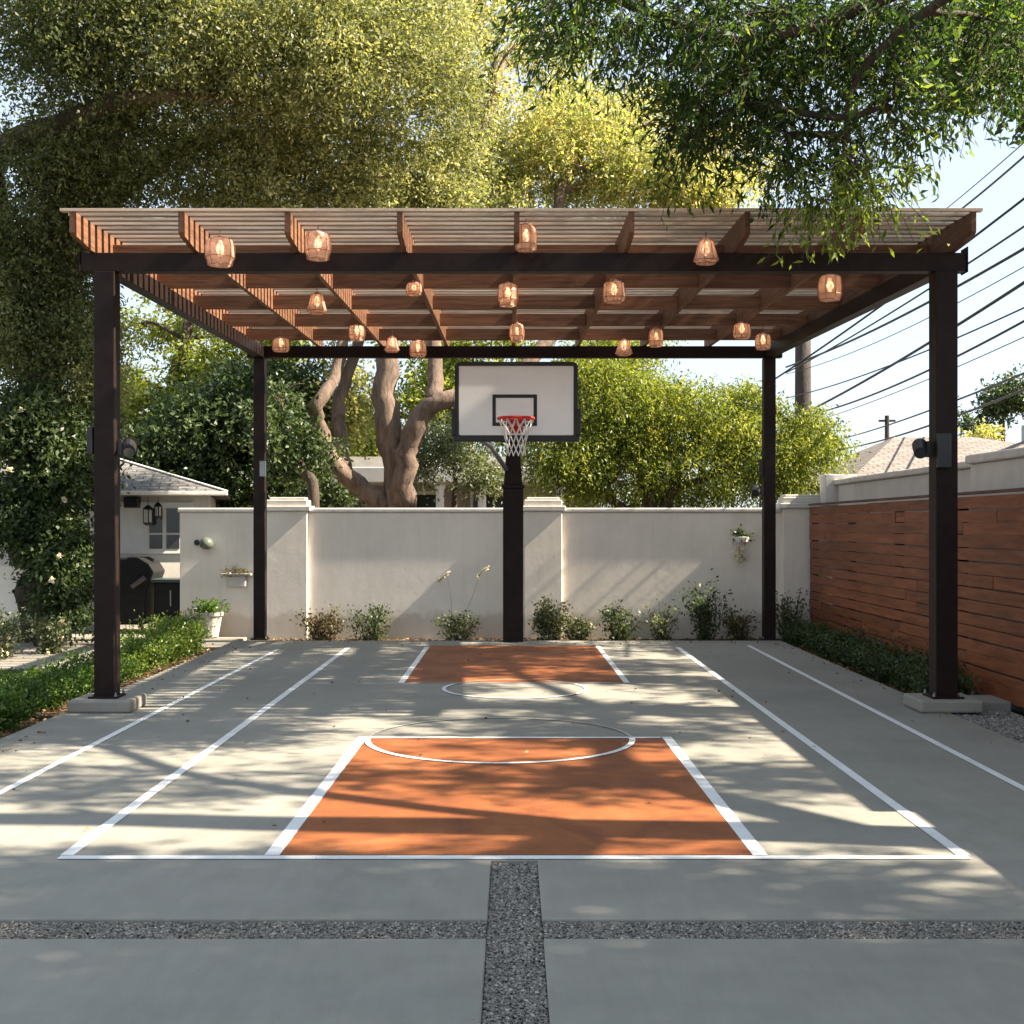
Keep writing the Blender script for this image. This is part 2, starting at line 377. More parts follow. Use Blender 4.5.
def side_limbs(mb, path, targets, r):
    """thin branches from the nearest point of the limb paths to the lobe centres and on into them"""
    for tg in targets:
        c, rr, k = tg[:3]
        c = Vector(c); best = min(path, key=lambda p: (p-c).length+max(0, p.z-c.z)*2)
        mid = best.lerp(c, 0.5)+Vector((random.gauss(0, .2), random.gauss(0, .2), 0.25*(c-best).length*0.5))
        q = limb(mb, [best, mid, c], r, r*0.35, 6, 4)
        for j in range(7):
            d = Vector([random.gauss(0, 1) for _ in range(3)]).normalized()
            e = c+Vector((d.x*rr[0], d.y*rr[1], d.z*rr[2]))*0.75
            s0 = q[random.randrange(len(q)//2, len(q))]
            limb(mb, [s0, s0.lerp(e, .5)+Vector((0, 0, random.uniform(-.1, .2))), e], r*0.35, r*0.1, 5, 3)

def tree(name, label, base, stems, lobes, leafm, bark, per, twig, L, ratio, droop, cat='tree', group=None, r_side=0.06, shell=0.5, connect=None, sub=45):
    e = empty(name, base, label, cat, group)
    mb = MB(); path = []
    for (pts, r0, r1) in stems: path += limb(mb, pts, r0, r1)
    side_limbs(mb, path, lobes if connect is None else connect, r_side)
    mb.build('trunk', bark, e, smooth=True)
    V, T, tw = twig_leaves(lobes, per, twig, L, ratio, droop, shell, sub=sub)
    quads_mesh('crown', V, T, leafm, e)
    return e, tw

def structure(name, mb, m, bevel=0.0): return tag(mb.build(name, m, bevel=bevel), kind='structure')

# ------------------------------------------------------------------ GROUND
mb = MB(); mb.add([(-400, -60, -0.09), (400, -60, -0.09), (400, 700, -0.09), (-400, 700, -0.09)], [(0, 1, 2, 3)])
structure('ground', mb, SOIL)
XL, XR = -3.85, 3.75; YB = 17.45; GX0, GX1 = -0.10, 0.122; GY0, GY1 = 4.85, 5.09; YA = 5.985
for nm, a in (('paving', (-9, GX0, -3.0, GY0)), ('paving', (GX1, 9, -3.0, GY0)), ('paving', (-5.5, GX0, GY1, YA)), ('paving', (GX1, XR, GY1, YA))):
    structure(nm, MB().box(*a, -0.12, 0.0), CONC, 0.006)
# main court in three pours with fine joints
for (y0, y1) in ((YA, 9.31), (9.318, 12.70), (12.708, YB)):
    structure('court_slab', MB().box(XL, XR, y0, y1, -0.14, 0.0), CONC, 0.004)
mb = MB().box(GX0, GX1, -3, YA, -0.12, -0.022); mb.box(-9, GX0-.002, GY0, GY1, -0.12, -0.022); mb.box(GX1+.002, 9, GY0, GY1, -0.12, -0.022)
structure('gravel_bed', mb, GBED)
structure('gravel_bed', MB().box(XR, 4.36, 4.0, 10.95, -0.12, -0.03), GBED)

def scatter_stones(rects, size, dens, name, label_kind='stuff', z=0.0):
    V = []; T = []
    octa = np.array([[1, 0, 0], [0, 1, 0], [-1, 0, 0], [0, -1, 0], [0, 0, 1], [0, 0, -1]], float)
    tri = [(0, 1, 4), (1, 2, 4), (2, 3, 4), (3, 0, 4), (1, 0, 5), (2, 1, 5), (3, 2, 5), (0, 3, 5)]
    for (x0, x1, y0, y1) in rects:
        n = int((x1-x0)*(y1-y0)*dens)
        c = np.column_stack([rng.uniform(x0, x1, n), rng.uniform(y0, y1, n), np.full(n, z)+rng.uniform(-.006, .002, n)])
        sz = size*(0.55+0.8*rng.random((n, 1, 1)))
        sh = octa[None]*np.stack([0.7+.6*rng.random(n), 0.7+.6*rng.random(n), 0.5+.3*rng.random(n)], 1)[:, None, :]
        sh = sh+rng.normal(size=sh.shape)*0.16
        a = rng.uniform(0, 6.28, n); ca, sa = np.cos(a)[:, None], np.sin(a)[:, None]
        x = sh[:, :, 0]*ca-sh[:, :, 1]*sa; y = sh[:, :, 0]*sa+sh[:, :, 1]*ca
        sh = np.stack([x, y, sh[:, :, 2]], 2)*sz+c[:, None, :]
        V.append(sh[:, tri, :].reshape(-1, 3)); T.append(np.repeat(rng.random(n), 8))
    o = quads_mesh(name, np.concatenate(V), np.concatenate(T), STONE, nv=3)
    return tag(o, kind='stuff')
o = scatter_stones([(GX0+.004, GX1-.004, 3.6, YA-.005), (-2.4, GX0-.004, GY0+.006, GY1-.006), (GX1+.004, 2.4, GY0+.006, GY1-.006)], 0.0062, 21000, 'gravel', z=-0.012)
tag(o, 'fine grey gravel filling the cross shaped joint in the front paving', 'gravel')
o = scatter_stones([(XR+.01, 4.34, 8.3, 10.95)], 0.013, 4000, 'gravel', z=-0.02)
tag(o, 'coarse grey gravel between the court edge and the wooden fence', 'gravel')

def sheet(name, poly, z, m):
    mb = MB(); mb.add([(x, y, z) for x, y in poly], [tuple(range(len(poly)))]); return structure(name, mb, m)
KY0, KY1 = 6.025, 9.42
sheet('key_paint', [(-1.16, KY0+.05), (1.20, KY0+.05), (1.17, KY1), (-1.12, KY1)], 0.002, ORANGE)
sheet('key_paint', [(-1.09, 12.74), (1.15, 12.74), (1.12, 16.7), (-1.09, 16.7)], 0.002, ORANGE)
def stripe(a, b, w, z=0.004, m=LINE):
    a = Vector((*a, 0)); b = Vector((*b, 0)); d = (b-a).normalized(); r = Vector((d.y, -d.x, 0))*w/2
    sheet('court_line', [((a-r).x, (a-r).y), ((a+r).x, (a+r).y), ((b+r).x, (b+r).y), ((b-r).x, (b-r).y)], z, m)
stripe((-2.185, KY0), (2.205, KY0), 0.062)
stripe((-2.16, KY0+.038), (-2.15, 16.45), 0.066); stripe((2.19, KY0+.038), (2.18, 16.45), 0.066)
stripe((-3.075, 4.9), (-3.03, 16.2), 0.056); stripe((3.10, 4.9), (3.16, 16.7), 0.058)
stripe((-1.165, KY0+.038), (-1.13, KY1+.05), 0.074); stripe((1.205, KY0+.038), (1.17, KY1+.05), 0.074)
stripe((-1.08, KY1+.01), (1.12, KY1+.01), 0.055, 0.0055)
stripe((-1.13, 12.74), (-1.12, 16.5), 0.062); stripe((1.17, 12.74), (1.14, 16.8), 0.062)
stripe((-1.05, 12.74), (1.10, 12.74), 0.035, 0.0055, FAINT)
def ring(cx, cy, r, w, z, m, a0=0, a1=360, ry=None):
    ry = ry or r; n = 72; mb = MB(); vs = []
    for i in range(n+1):
        a = math.radians(a0+(a1-a0)*i/n)
        for rr in (-w/2, w/2): vs.append((cx+(r+rr)*math.cos(a), cy+(ry+rr)*math.sin(a), z))
    structure('court_line', mb.add(vs, [(2*i, 2*i+1, 2*i+3, 2*i+2) for i in range(n)]), m)
ring(-0.09, 9.40, 0.99, 0.045, 0.007, LINE, 180, 362); ring(-0.09, 9.40, 0.99, 0.030, 0.007, FAINT, 2, 180)
ring(0.03, 12.28, 0.70, 0.042, 0.007, LINE, 150, 390); ring(0.03, 12.28, 0.70, 0.028, 0.007, FAINT, 30, 150)

# beds, path, lawn
structure('path', MB().box(-9.0, -4.75, 14.2, 19.9, -0.12, -0.02), CONC2, 0.01)
structure('path', MB().box(-4.72, -3.9, 16.9, 18.4, -0.12, -0.035), CONC2, 0.01)
sheet('lawn', [(-12, 9.5), (-4.9, 9.5), (-4.9, 14.2), (-12, 14.2)], -0.05, LAWN)
n = 26000; p = np.column_stack([rng.uniform(-8.5, -4.85, n), rng.uniform(9.5, 14.15, n), np.full(n, -0.05)])
a = unit(np.column_stack([rng.normal(0, .35, n), rng.normal(0, .35, n), np.ones(n)])); l = rng.uniform(.03, .085, n)
tag(quads_mesh('grass', leaf_verts(p, a, l, np.full(n, .007)), rng.random(n), L_GRASS), 'short green lawn grass behind the left hedge', 'grass', kind='stuff')
# fallen leaves and litter
def litter(name, rects, n, L, label, m=L_DRY, z=0.01):
    V = []
    for (x0, x1, y0, y1, k) in rects:
        p = np.column_stack([rng.uniform(x0, x1, k), rng.uniform(y0, y1, k), np.full(k, z)+rng.random(k)*.012])
        aa = unit(np.column_stack([rng.normal(size=k), rng.normal(size=k), rng.normal(0, .12, k)])); l = L*(.6+.7*rng.random(k))
        V.append(leaf_verts(p, aa, l, l*.5))
    V = np.concatenate(V); return tag(quads_mesh(name, V, rng.random(len(V)//4), m), label, 'leaf litter', kind='stuff')
litter('leaf_litter', [(-3.6, 4.3, 17.5, 18.55, 2600), (3.78, 4.36, 11, 17.5, 1800), (-4.8, -3.86, 8, 17, 2600)], 0, .05, 'brown dry leaf litter lying in the planting beds', z=-.075)
litter('leaf_litter', [(-3.7, 3.6, 6.2, 17.3, 130), (-3.8, 3.7, 16.9, 17.43, 80), (3.5, 3.74, 9, 17, 60), (-3.82, -3.5, 8, 17, 90), (-6.5, -4.8, 14.3, 18, 120)], 0, .035, 'sparse fallen leaves scattered over the court concrete', z=.006)

# ------------------------------------------------------------------ PERGOLA
FL = Vector((-3.53, 10.9, 0)); FR = Vector((3.76, 10.9, 0)); RL = Vector((-3.55, 17.62, 0)); RR = Vector((3.62, 17.62, 0))
def roofz(y): return 3.972+(y-10.9)*0.0235         # underside of the rafters
def lerpx(x0, x1, y): return x0+(x1-x0)*(y-10.9)/(17.62-10.9)
PG = empty('pergola', (0.1, 14.2, 0), 'steel and redwood slatted pergola standing over the sports court', 'pergola')
for (p, w, fy) in ((FL, .175, 1), (FR, .19, 1), (RL, .16, 0), (RR, .165, 0)):
    top = roofz(p.y)-0.165
    po = MB().box(p.x-w/2, p.x+w/2, p.y-w/2, p.y+w/2, 0.125 if fy else 0.0, top-.001).build('post', STEEL, PG, bevel=.006)
    z = 0.11 if fy else 0.0
    MB().box(p.x-w*.72, p.x+w*.72, p.y-w*.72, p.y+w*.72, z, z+.018).build('base_plate', STEEL, po, bevel=.003)
    for sx in (-1, 1):
        for sy in (-1, 1): MB().lathe((p.x+sx*w*.62, p.y+sy*w*.62, z+.018), [(.013, 0), (.013, .018), (.007, .02), (.007, .035)], 6).build('bolt', GREYM, po)
    if fy: MB().box(p.x-.27, p.x+.27, p.y-.23, p.y+.27, 0.001, .109).build('footing', CONC2, PG, bevel=.02)
def chan(a, b, name):
    mb = MB(); mb.beam(a, b, .13, .16); mb.build(name, STEEL, PG, bevel=.004)
zf = roofz(10.9)-.162; zr = roofz(17.62)-.162
chan((-3.74, 10.9, zf), (3.94, 10.9, zf), 'beam')
chan((-3.72, 17.62, zr), (3.80, 17.62, zr), 'beam')
chan((-3.53, 10.97, zf), (-3.55, 17.55, zr), 'beam')
chan((3.76, 10.97, zf), (3.62, 17.55, zr), 'beam')
MB().box(3.942, 3.95, 10.82, 10.98, zf-.01, zf+.21).build('end_plate', STEEL, PG)
MB().box(-3.75, -3.742, 10.82, 10.98, zf-.005, zf+.165).build('end_plate', STEEL, PG)
YF, YR = 10.34, 17.95; RH = .238
rx_f = [-3.64, -2.74, -1.86, -.93, .04, .99, 1.95, 2.90, 3.82]
rx_r = [-3.64, -2.73, -1.83, -.92, .02, .93, 1.86, 2.78, 3.66]
for i, (xa, xb) in enumerate(zip(rx_f, rx_r)):
    w = .045; ya, yb = YF, YR; mb = MB(); vs = []
    prof = [(ya, .07), (ya+.05, .045), (ya+.42, 0.0), (yb, 0.0), (yb, RH), (ya, RH)]
    for s in (-1, 1):
        for (y, h) in prof:
            x = xa+(xb-xa)*(y-ya)/(yb-ya)
            vs.append((x+s*w/2, y, roofz(y)+h+.0015))
    k = len(prof); fs = [tuple(range(k)), tuple(reversed(range(k, 2*k)))]+[(j, k+j, k+(j+1) % k, (j+1) % k) for j in range(k)]
    fs = [tuple(reversed(f)) for f in fs]
    mb.add(vs, fs).build('rafter', RAFTER, PG, bevel=.003)
for yj in (11.35, 12.75, 14.2, 15.6, 17.0):
    for i in range(8):                                       # blocking between the rafters
        t = (yj-YF)/(YR-YF); x0 = rx_f[i]+(rx_r[i]-rx_f[i])*t+.0235; x1 = rx_f[i+1]+(rx_r[i+1]-rx_f[i+1])*t-.0235
        z = roofz(yj)+.012+random.uniform(-.004, .004)
        MB().box(x0, x1, yj-.022, yj+.022, z, z+.155).build('joist', JOIST, PG, bevel=.002)
ys = YF-.03; k = 0
while ys < YR+.02:
    t = (ys-YF)/(YR-YF); z = roofz(ys)+RH+.004
    tk = .022; wd = .066
    x0 = rx_f[0]+(rx_r[0]-rx_f[0])*t-.09+random.uniform(-.015, .015); x1 = rx_f[8]+(rx_r[8]-rx_f[8])*t+.07+random.uniform(-.015, .015)
    mb = MB(); n = 10; jit = [random.uniform(-.003, .003) for _ in range(n+1)]
    for j in range(n):
        xa = x0+(x1-x0)*j/n; xb = x0+(x1-x0)*(j+1)/n
        if j == 0: mb.add([(xa, ys+jit[0], z), (xa, ys+wd+jit[0], z), (xa, ys+wd+jit[0], z+tk), (xa, ys+jit[0], z+tk)], [(0, 3, 2, 1)] if False else [(0, 1, 2, 3)][::-1])
        o = len(mb.v)
        mb.v += [(xb, ys+jit[j+1], z), (xb, ys+wd+jit[j+1], z), (xb, ys+wd+jit[j+1], z+tk), (xb, ys+jit[j+1], z+tk)]
        for q in range(4): mb.f.append((o-4+q, o-4+(q+1) % 4, o+(q+1) % 4, o+q))
    mb.f.append((len(mb.v)-1, len(mb.v)-2, len(mb.v)-3, len(mb.v)-4))
    mb.build('slat', SLAT, PG); ys += .176; k += 1
# boxes and spotlights fixed on the posts
def pbox(x, y, z, w, d, h, name='junction_box', m=BLACK): return MB().box(x-w/2, x+w/2, y-d/2, y+d/2, z-h/2, z+h/2).build(name, m, PG, bevel=.008)
pbox(-3.655, 10.86, 2.34, .05, .10, .24); pbox(3.72, 10.77, 2.25, .12, .05, .30); pbox(-3.49, 17.5, 2.40, .08, .06, .22, m=GREYM); pbox(3.5, 17.58, 2.42, .05, .05, .25)
def spot(x, y, z, s):
    sp = MB().box(x-.02, x+.02, y-.03, y+.03, z-.07, z+.07).build('spotlight', BLACK, PG, bevel=.005)
    a = MB(); a.tube([(x+s*.02, y, z), (x+s*.07, y, z+.02)], .012, 8); a.build('bracket', BLACK, sp)
    c = MB(); c.tube([(x+s*.06, y+.05, z+.04), (x+s*.10, y-.10, z-.04)], [.065, .055], 12); c.build('housing', BLACK, sp, smooth=False)
    l = MB(); l.tube([(x+s*.1005, y-.1015, z-.041), (x+s*.103, y-.112, z-.046)], [.047, .045], 12); l.build('lens', GLASS, sp)
spot(-3.41, 10.9, 2.28, 1); spot(3.63, 10.9, 2.27, -1); spot(3.50, 17.55, 2.10, -1)

# ------------------------------------------------------------------ LANTERNS
GLOW, nt, b = mat('lantern_glass')
v = coords(nt); f = noise(nt, v, 28, 5, 0.7, 1.5)
c = ramp(nt, f, [(0.3, (0.42, 0.29, 0.22)), (0.5, (0.70, 0.56, 0.47)), (0.7, (0.92, 0.84, 0.77))])
nt.links.new(c, b.inputs['Base Color']); b.inputs['Roughness'].default_value = .18; b.inputs['Specular IOR Level'].default_value = .8
bump(nt, b, f, .5, .01)
t = N(nt, 'ShaderNodeBsdfTranslucent'); nt.links.new(c, t.inputs[0]); mx = N(nt, 'ShaderNodeMixShader'); mx.inputs[0].default_value = .6
tr = N(nt, 'ShaderNodeBsdfTransparent'); tr.inputs[0].default_value = (1, .85, .75, 1); mx2 = N(nt, 'ShaderNodeMixShader')
fr = ramp(nt, f, [(0.4, g(.22)), (0.6, g(.62))]); nt.links.new(fr, mx2.inputs[0])
nt.links.new(b.outputs[0], mx.inputs[1]); nt.links.new(t.outputs[0], mx.inputs[2]); nt.links.new(mx.outputs[0], mx2.inputs[1]); nt.links.new(tr.outputs[0], mx2.inputs[2])
nt.links.new(mx2.outputs[0], nt.nodes['Material Output'].inputs[0])
COPPER = m_plain('copper_wire', (0.42, 0.20, 0.12), .35, .8, .2)
BULB, nt, b = mat('lamp_bulb'); BULB.cycles.emission_sampling = 'NONE'; b.inputs['Base Color'].default_value = (1, .8, .6, 1); b.inputs['Emission Color'].default_value = (1, .68, .45, 1); b.inputs['Emission Strength'].default_value = 1.8
PROF = {'jar': [(.55, 1.0), (.86, .93), (1.0, .70), (.97, .30), (.84, .14), (.80, .0)],
        'bell': [(.50, 1.0), (.58, .92), (.80, .45), (1.0, .12), (.80, .08), (.74, .0)],
        'cube': [(.62, 1.0), (.90, .90), (1.0, .62), (1.0, .22), (.88, .06), (.78, .0)]}
def lantern(px, py, wpx, hpx, d, kind, label, rot):
    hpx *= .86; wpx *= .96
    c = at(px, py, d); R = wpx/F*d/2; H = hpx/F*d; zt = c.z+H/2; ztop = roofz(d)+RH if False else roofz(d)
    e = empty('hanging_lantern', (c.x, d, c.z-H/2), label, 'lantern', 'copper glass lanterns hanging under the pergola')
    n = 8; mb = MB(); prof = [(R*a, H*bb) for a, bb in PROF[kind]]
    mb.lathe((c.x, d, c.z-H/2), prof, n, cap=False, rot=rot)
    mb.v = [(c.x+(x-c.x)*(q := random.uniform(.90, 1.0)), d+(y-d)*q, z+random.uniform(-.03, .03)*H) for x, y, z in mb.v]
    o = mb.build('shade', GLOW, e)
    s = o.modifiers.new('thick', 'SOLIDIFY'); s.thickness = .004
    mb = MB()
    for k in range(n):
        a = 2*math.pi*k/n+rot
        mb.tube([(c.x+(r+.003)*math.cos(a), d+(r+.003)*math.sin(a), c.z-H/2+z) for r, z in prof], .0032, 4)
    for (r, z) in (prof[0], prof[3], prof[-1]):
        pts = [(c.x+(r+.003)*math.cos(2*math.pi*k/n+rot), d+(r+.003)*math.sin(2*math.pi*k/n+rot), c.z-H/2+z) for k in range(n+1)]
        mb.tube(pts, .0036, 4)
    mb.build('frame', COPPER, e)
    mb = MB(); mb.lathe((c.x, d, zt-.03), [(R*.5, 0.028), (R*.5, .036), (R*.2, .05), (.01, .06)], 10); mb.build('cap', COPPER, e)
    top = max(ztop+.1, zt+.06)
    MB().tube([(c.x, d, zt+.025), (c.x, d, top)], .004, 6).build('cord', BLACK, e)
    mb = MB(); mb.lathe((c.x, d, c.z-H*.16), [(.010, 0), (R*.26, R*.3), (R*.30, R*.55), (R*.16, R*.9), (.012, R*1.1)], 12); mb.build('bulb', BULB, e, smooth=True)
def dd(py): return 2587/(501-py)
LN = [(220, 252, 30, 31, 10.42, 'jar', 'large lantern at the front left, second rafter bay, overlapping the front beam'),
      (318, 246, 27, 31, 10.52, 'jar', 'tall lantern on the front overhang, second from the left'),
      (526, 238, 24, 29, 10.62, 'cube', 'upright lantern in the middle of the front overhang'),
      (706, 252, 26, 27, 10.45, 'bell', 'bell shaped lantern on the front overhang, rightmost of the front row'),
      (317, 304, 21, 22, 12.9, 'bell', 'dim lantern behind the front beam, leftmost of the second row'),
      (414, 289, 16, 14, 12.2, 'cube', 'small bright lantern between two larger ones, close behind the front beam'),
      (508, 295, 22, 25, 12.5, 'jar', 'lantern above the left half of the backboard, behind front beam'),
      (614, 292, 23, 24, 12.4, 'cube', 'square lantern right of centre, just behind the front beam'),
      (830, 288, 26, 28, 12.15, 'cube', 'large lantern at far right near the right side beam'),
      (517, 333, 16, 20, 15.2, 'jar', 'small lantern directly above the backboard centre, deep under the roof'),
      (357, 333, 18, 17, 15.3, 'jar', 'lantern deep under the roof, above the bent tree trunk'),
      (281, 345, 18, 15, 16.4, 'cube', 'small lantern closest to the rear left post'),
      (392, 345, 16, 16, 16.45, 'bell', 'small lantern at rear beam, left one of a close pair'),
      (418, 349, 18, 18, 16.9, 'cube', 'small lantern at rear beam, right one of a close pair'),
      (624, 348, 18, 17, 16.8, 'bell', 'small lantern at rear beam right of the backboard'),
      (656, 338, 15, 20, 15.7, 'jar', 'narrow lantern right of the backboard, slightly above its neighbour'),
      (742, 331, 18, 17, 15.0, 'cube', 'lantern at rear right, left one of the pair near the corner'),
      (763, 342, 17, 17, 16.2, 'cube', 'lantern closest to the rear right post')]
for i, (px, py, w, h, d, k, lb) in enumerate(LN): lantern(px, py, w, h, d, k, lb, random.uniform(0, .8))

# ------------------------------------------------------------------ BASKETBALL HOOP
HX = .015; HY = 17.35
H = empty('basketball_hoop', (HX, HY, 0), 'basketball hoop with white backboard on a dark square pole', 'basketball hoop')
MB().box(HX-.14, HX+.14, HY-.14, HY+.14, 0, 2.12).build('pole', STEEL, H, bevel=.01)
MB().box(HX-.155, HX+.155, HY-.155, HY+.155, 2.121, 2.17).build('collar', STEEL, H, bevel=.004)
mb = MB(); mb.add([(HX+sx*w, HY+sy*w-o, z) for (w, z, o) in ((.13, 2.171, 0), (.10, 2.55, .03), (.09, 3.2, .12)) for sx, sy in ((-1, -1), (1, -1), (1, 1), (-1, 1))],
   [(0, 3, 2, 1), (8, 9, 10, 11)]+[(r*4+k, r*4+(k+1) % 4, r*4+4+(k+1) % 4, r*4+4+k) for r in (0, 1) for k in range(4)]); mb.build('neck', STEEL, H, bevel=.006)
BY = 16.25; BX = .055; BZ0, BZ1 = 2.725, 3.735; BW = .80
for sx in (-.12, .12):
    MB().beam((HX+sx, HY-.1, 3.05), (HX+sx, BY+.06, 3.15), .05, .08).build('arm', GREYM, H, bevel=.004)
mb = MB(); mb.tube([(HX-.45, BY+.08, 2.74), (HX-.30, BY+.35, 2.66), (HX-.10, HY-.15, 2.38)], .035, 10); mb.build('brace', GREYM, H, smooth=True)
mb = MB(); mb.beam((BX-.5, BY+.06, 2.85), (BX+.5, BY+.06, 2.85), .05, .05); mb.beam((BX-.5, BY+.06, 3.45), (BX+.5, BY+.06, 3.45), .05, .05); mb.build('back_rail', GREYM, H)
def rrpath(x0, x1, z0, z1, r, n=6, y=0):
    pts = []
    for (cx, cz, a0) in ((x1-r, z1-r, 0), (x0+r, z1-r, 90), (x0+r, z0+r, 180), (x1-r, z0+r, 270)):
        for i in range(n+1):
            a = math.radians(a0+90*i/n); pts.append((cx+r*math.cos(a), cz+r*math.sin(a)))
    return pts
def rrframe(x0, x1, z0, z1, r, w, y0, y1):
    o = rrpath(x0, x1, z0, z1, r); i = rrpath(x0+w, x1-w, z0+w, z1-w, max(r-w, .004)); n = len(o); mb = MB(); vs = []
    for y in (y0, y1):
        vs += [(x, y, z) for x, z in o]; vs += [(x, y, z) for x, z in i]
    fs = []
    for k in range(n):
        k2 = (k+1) % n
        fs += [(k, k2, n+k2, n+k), (2*n+k, 3*n+k, 3*n+k2, 2*n+k2), (k, 2*n+k, 2*n+k2, k2), (n+k, n+k2, 3*n+k2, 3*n+k)]
    return mb.add(vs, fs)
BB = MB(); pts = rrpath(BX-BW+.01, BX+BW-.01, BZ0+.01, BZ1-.01, .05); n = len(pts)
BB.add([(x, BY, z) for x, z in pts]+[(x, BY+.03, z) for x, z in pts], [tuple(range(n)), tuple(reversed(range(n, 2*n)))]+[(k, n+k, n+(k+1) % n, (k+1) % n) for k in range(n)])
bb = BB.build('backboard', BOARD, H)
rrframe(BX-BW, BX+BW, BZ0, BZ1, .07, .055, BY-.012, BY+.04).build('frame', BLACK, bb, bevel=.004)
pad = MB(); pad.box(BX-BW-.025, BX+BW+.025, BY-.025, BY+.05, BZ0-.03, BZ0+.05)
for s in (-1, 1): pad.box(BX+s*(BW+.012)-.03, BX+s*(BW+.012)+.03, BY-.022, BY+.047, BZ0+.052, BZ0+.40)
pad.build('edge_pad', BLACK, bb, bevel=.012)
rrframe(BX-.31, BX+.27, 2.90, 3.31, .006, .045, BY-.006, BY-.001).build('target_square', BLACK, bb)
RZ = 2.965; RXC = BX-.005; RYC = BY-.16-.225
rim = MB(); rim.tube([(RXC+.225*math.cos(a), RYC+.225*math.sin(a), RZ) for a in [2*math.pi*i/40 for i in range(41)]], .019, 8)
rm = rim.build('rim', RED, H, smooth=True)
mb = MB(); mb.box(RXC-.09, RXC+.09, BY-.022, BY-.008, RZ-.16, RZ+.03); mb.box(RXC-.08, RXC+.08, RYC+.2, BY-.022, RZ-.008, RZ+.010)
mb.add([(RXC-.08, BY-.022, RZ-.15), (RXC+.08, BY-.022, RZ-.15), (RXC+.05, RYC+.22, RZ-.02), (RXC-.05, RYC+.22, RZ-.02), (RXC-.08, BY-.022, RZ-.14), (RXC+.08, BY-.022, RZ-.14), (RXC+.05, RYC+.22, RZ-.01), (RXC-.05, RYC+.22, RZ-.01)],
   [(0, 3, 2, 1), (4, 5, 6, 7), (0, 1, 5, 4), (2, 3, 7, 6), (1, 2, 6, 5), (0, 4, 7, 3)])
mb.build('bracket', RED, rm, bevel=.003)
net = MB(); K = 12; lev = [(.222, 0), (.185, .10), (.150, .20), (.125, .30), (.115, .38), (.125, .46)]
for k in range(K):
    for s in (1, -1):
        pts = []
        for j, (r, dz) in enumerate(lev):
            a = 2*math.pi*(k+s*j*.5)/K; pts.append((RXC+r*math.cos(a), RYC+r*math.sin(a), RZ-.012-dz))
        net.tube(pts, .0055, 5)
net.build('net', NET, rm)

# ------------------------------------------------------------------ WALLS
WY = 18.7
def rear_wall():
    W = empty('garden_wall', (0, WY, 0), 'long white plaster garden wall with stepped pillar caps behind the hoop', 'wall')
    MB().box(-4.97, 5.9, WY, WY+.22, -.1, 1.80).build('wall_panel', PLASTER, W, bevel=.012)
    MB().box(-5.0, 5.9, WY-.035, WY+.255, 1.8015, 1.87).build('coping', COPING, W, bevel=.02)
    for (a, b, h) in ((267, 308, 1.80), (524, 562, 1.80), (782, 826, 1.84)):
        x0 = (a-512)/F*WY; x1 = (b-512)/F*WY
        p = MB().box(x0, x1, WY-.06, WY+.28, -.1, h+.02).build('pillar', PLASTER, W, bevel=.012)
        c = MB().box(x0-.05, x1+.05, WY-.11, WY+.33, h+.0215, h+.10); c.box(x0+.0, x1-.0, WY-.06, WY+.28, h+.102, h+.19); c.box(x0+.04, x1-.04, WY-.02, WY+.24, h+.192, h+.23)
        c.build('pillar_cap', COPING, p, bevel=.012)
rear_wall()
W = empty('boundary_wall', (4.75, 14, 0), 'pale plaster boundary wall rising above the wooden fence on the right', 'wall')
MB().box(4.78, 5.0, 12.6, 18.69, -.1, 2.20).build('wall_panel', PLASTER2, W, bevel=.01)
MB().box(4.72, 5.06, 12.6, 18.69, 2.2015, 2.28).build('coping', COPING, W, bevel=.02)
MB().box(4.62, 5.0, 6.9, 12.598, -.1, 2.22).build('wall_panel', PLASTER2, W, bevel=.01)
MB().box(4.56, 5.06, 6.9, 12.598, 2.2215, 2.31).build('coping', COPING, W, bevel=.02)
p = MB().box(4.60, 5.06, 18.35, 18.69, 1.9, 2.36).build('pillar', PLASTER2, W, bevel=.012)
# wooden fence
FE = empty('wooden_fence', (4.4, 11, 0), 'reddish brown fence of uneven horizontal boards along the right side', 'fence')
mb = MB(); rows = 15; rh = 1.86/rows
for r in range(rows):
    y = 2.2+random.uniform(-2.0, 0)
    while y < 18.45:
        L = random.choice((3.0, 3.6, 4.2, 4.8)); y1 = min(y+L, 18.48); sl = random.uniform(-.006, .006); off = random.uniform(-.007, .007)
        z0 = .03+r*rh+random.uniform(-.003, .003); hh = rh-random.uniform(.004, .014)
        x = 4.40+off; vs = []
        for (yy, dz, dx) in ((max(y, 2.2)+.002, -sl, 0), (y1-.002, sl, random.uniform(-.004, .004))):
            for (a, b_) in ((0, 0), (.022, 0), (.022, hh), (0, hh)): vs.append((x+a+dx, yy, z0+b_+dz))
        mb.add(vs, [(0, 1, 2, 3), (7, 6, 5, 4), (0, 4, 5, 1), (1, 5, 6, 2), (2, 6, 7, 3), (3, 7, 4, 0)][::1], random.random()); y = y1
mb.build('board_panel', FENCE, FE)
for y in np.arange(2.3, 18.5, 2.02): MB().box(4.44, 4.53, y, y+.09, -.08, 1.84).build('post', STEEL, FE)
MB().beam((4.412, 2.2, 1.902), (4.412, 18.5, 1.902), .06, .028).build('top_rail', RAFTER, FE, bevel=.004)
tag(MB().box(4.06, 4.39, 10.98, 11.45, -.1, .055).build('concrete_block', CONC, bevel=.012), 'low grey concrete block beside the right front footing', 'concrete block')
# low wall at left
tag(MB().box(-8.2, -6.62, 17.4, 17.62, -.1, 1.04).build('low_wall', PLASTER, bevel=.02), 'short pale low wall behind the white flowering bush', 'wall')

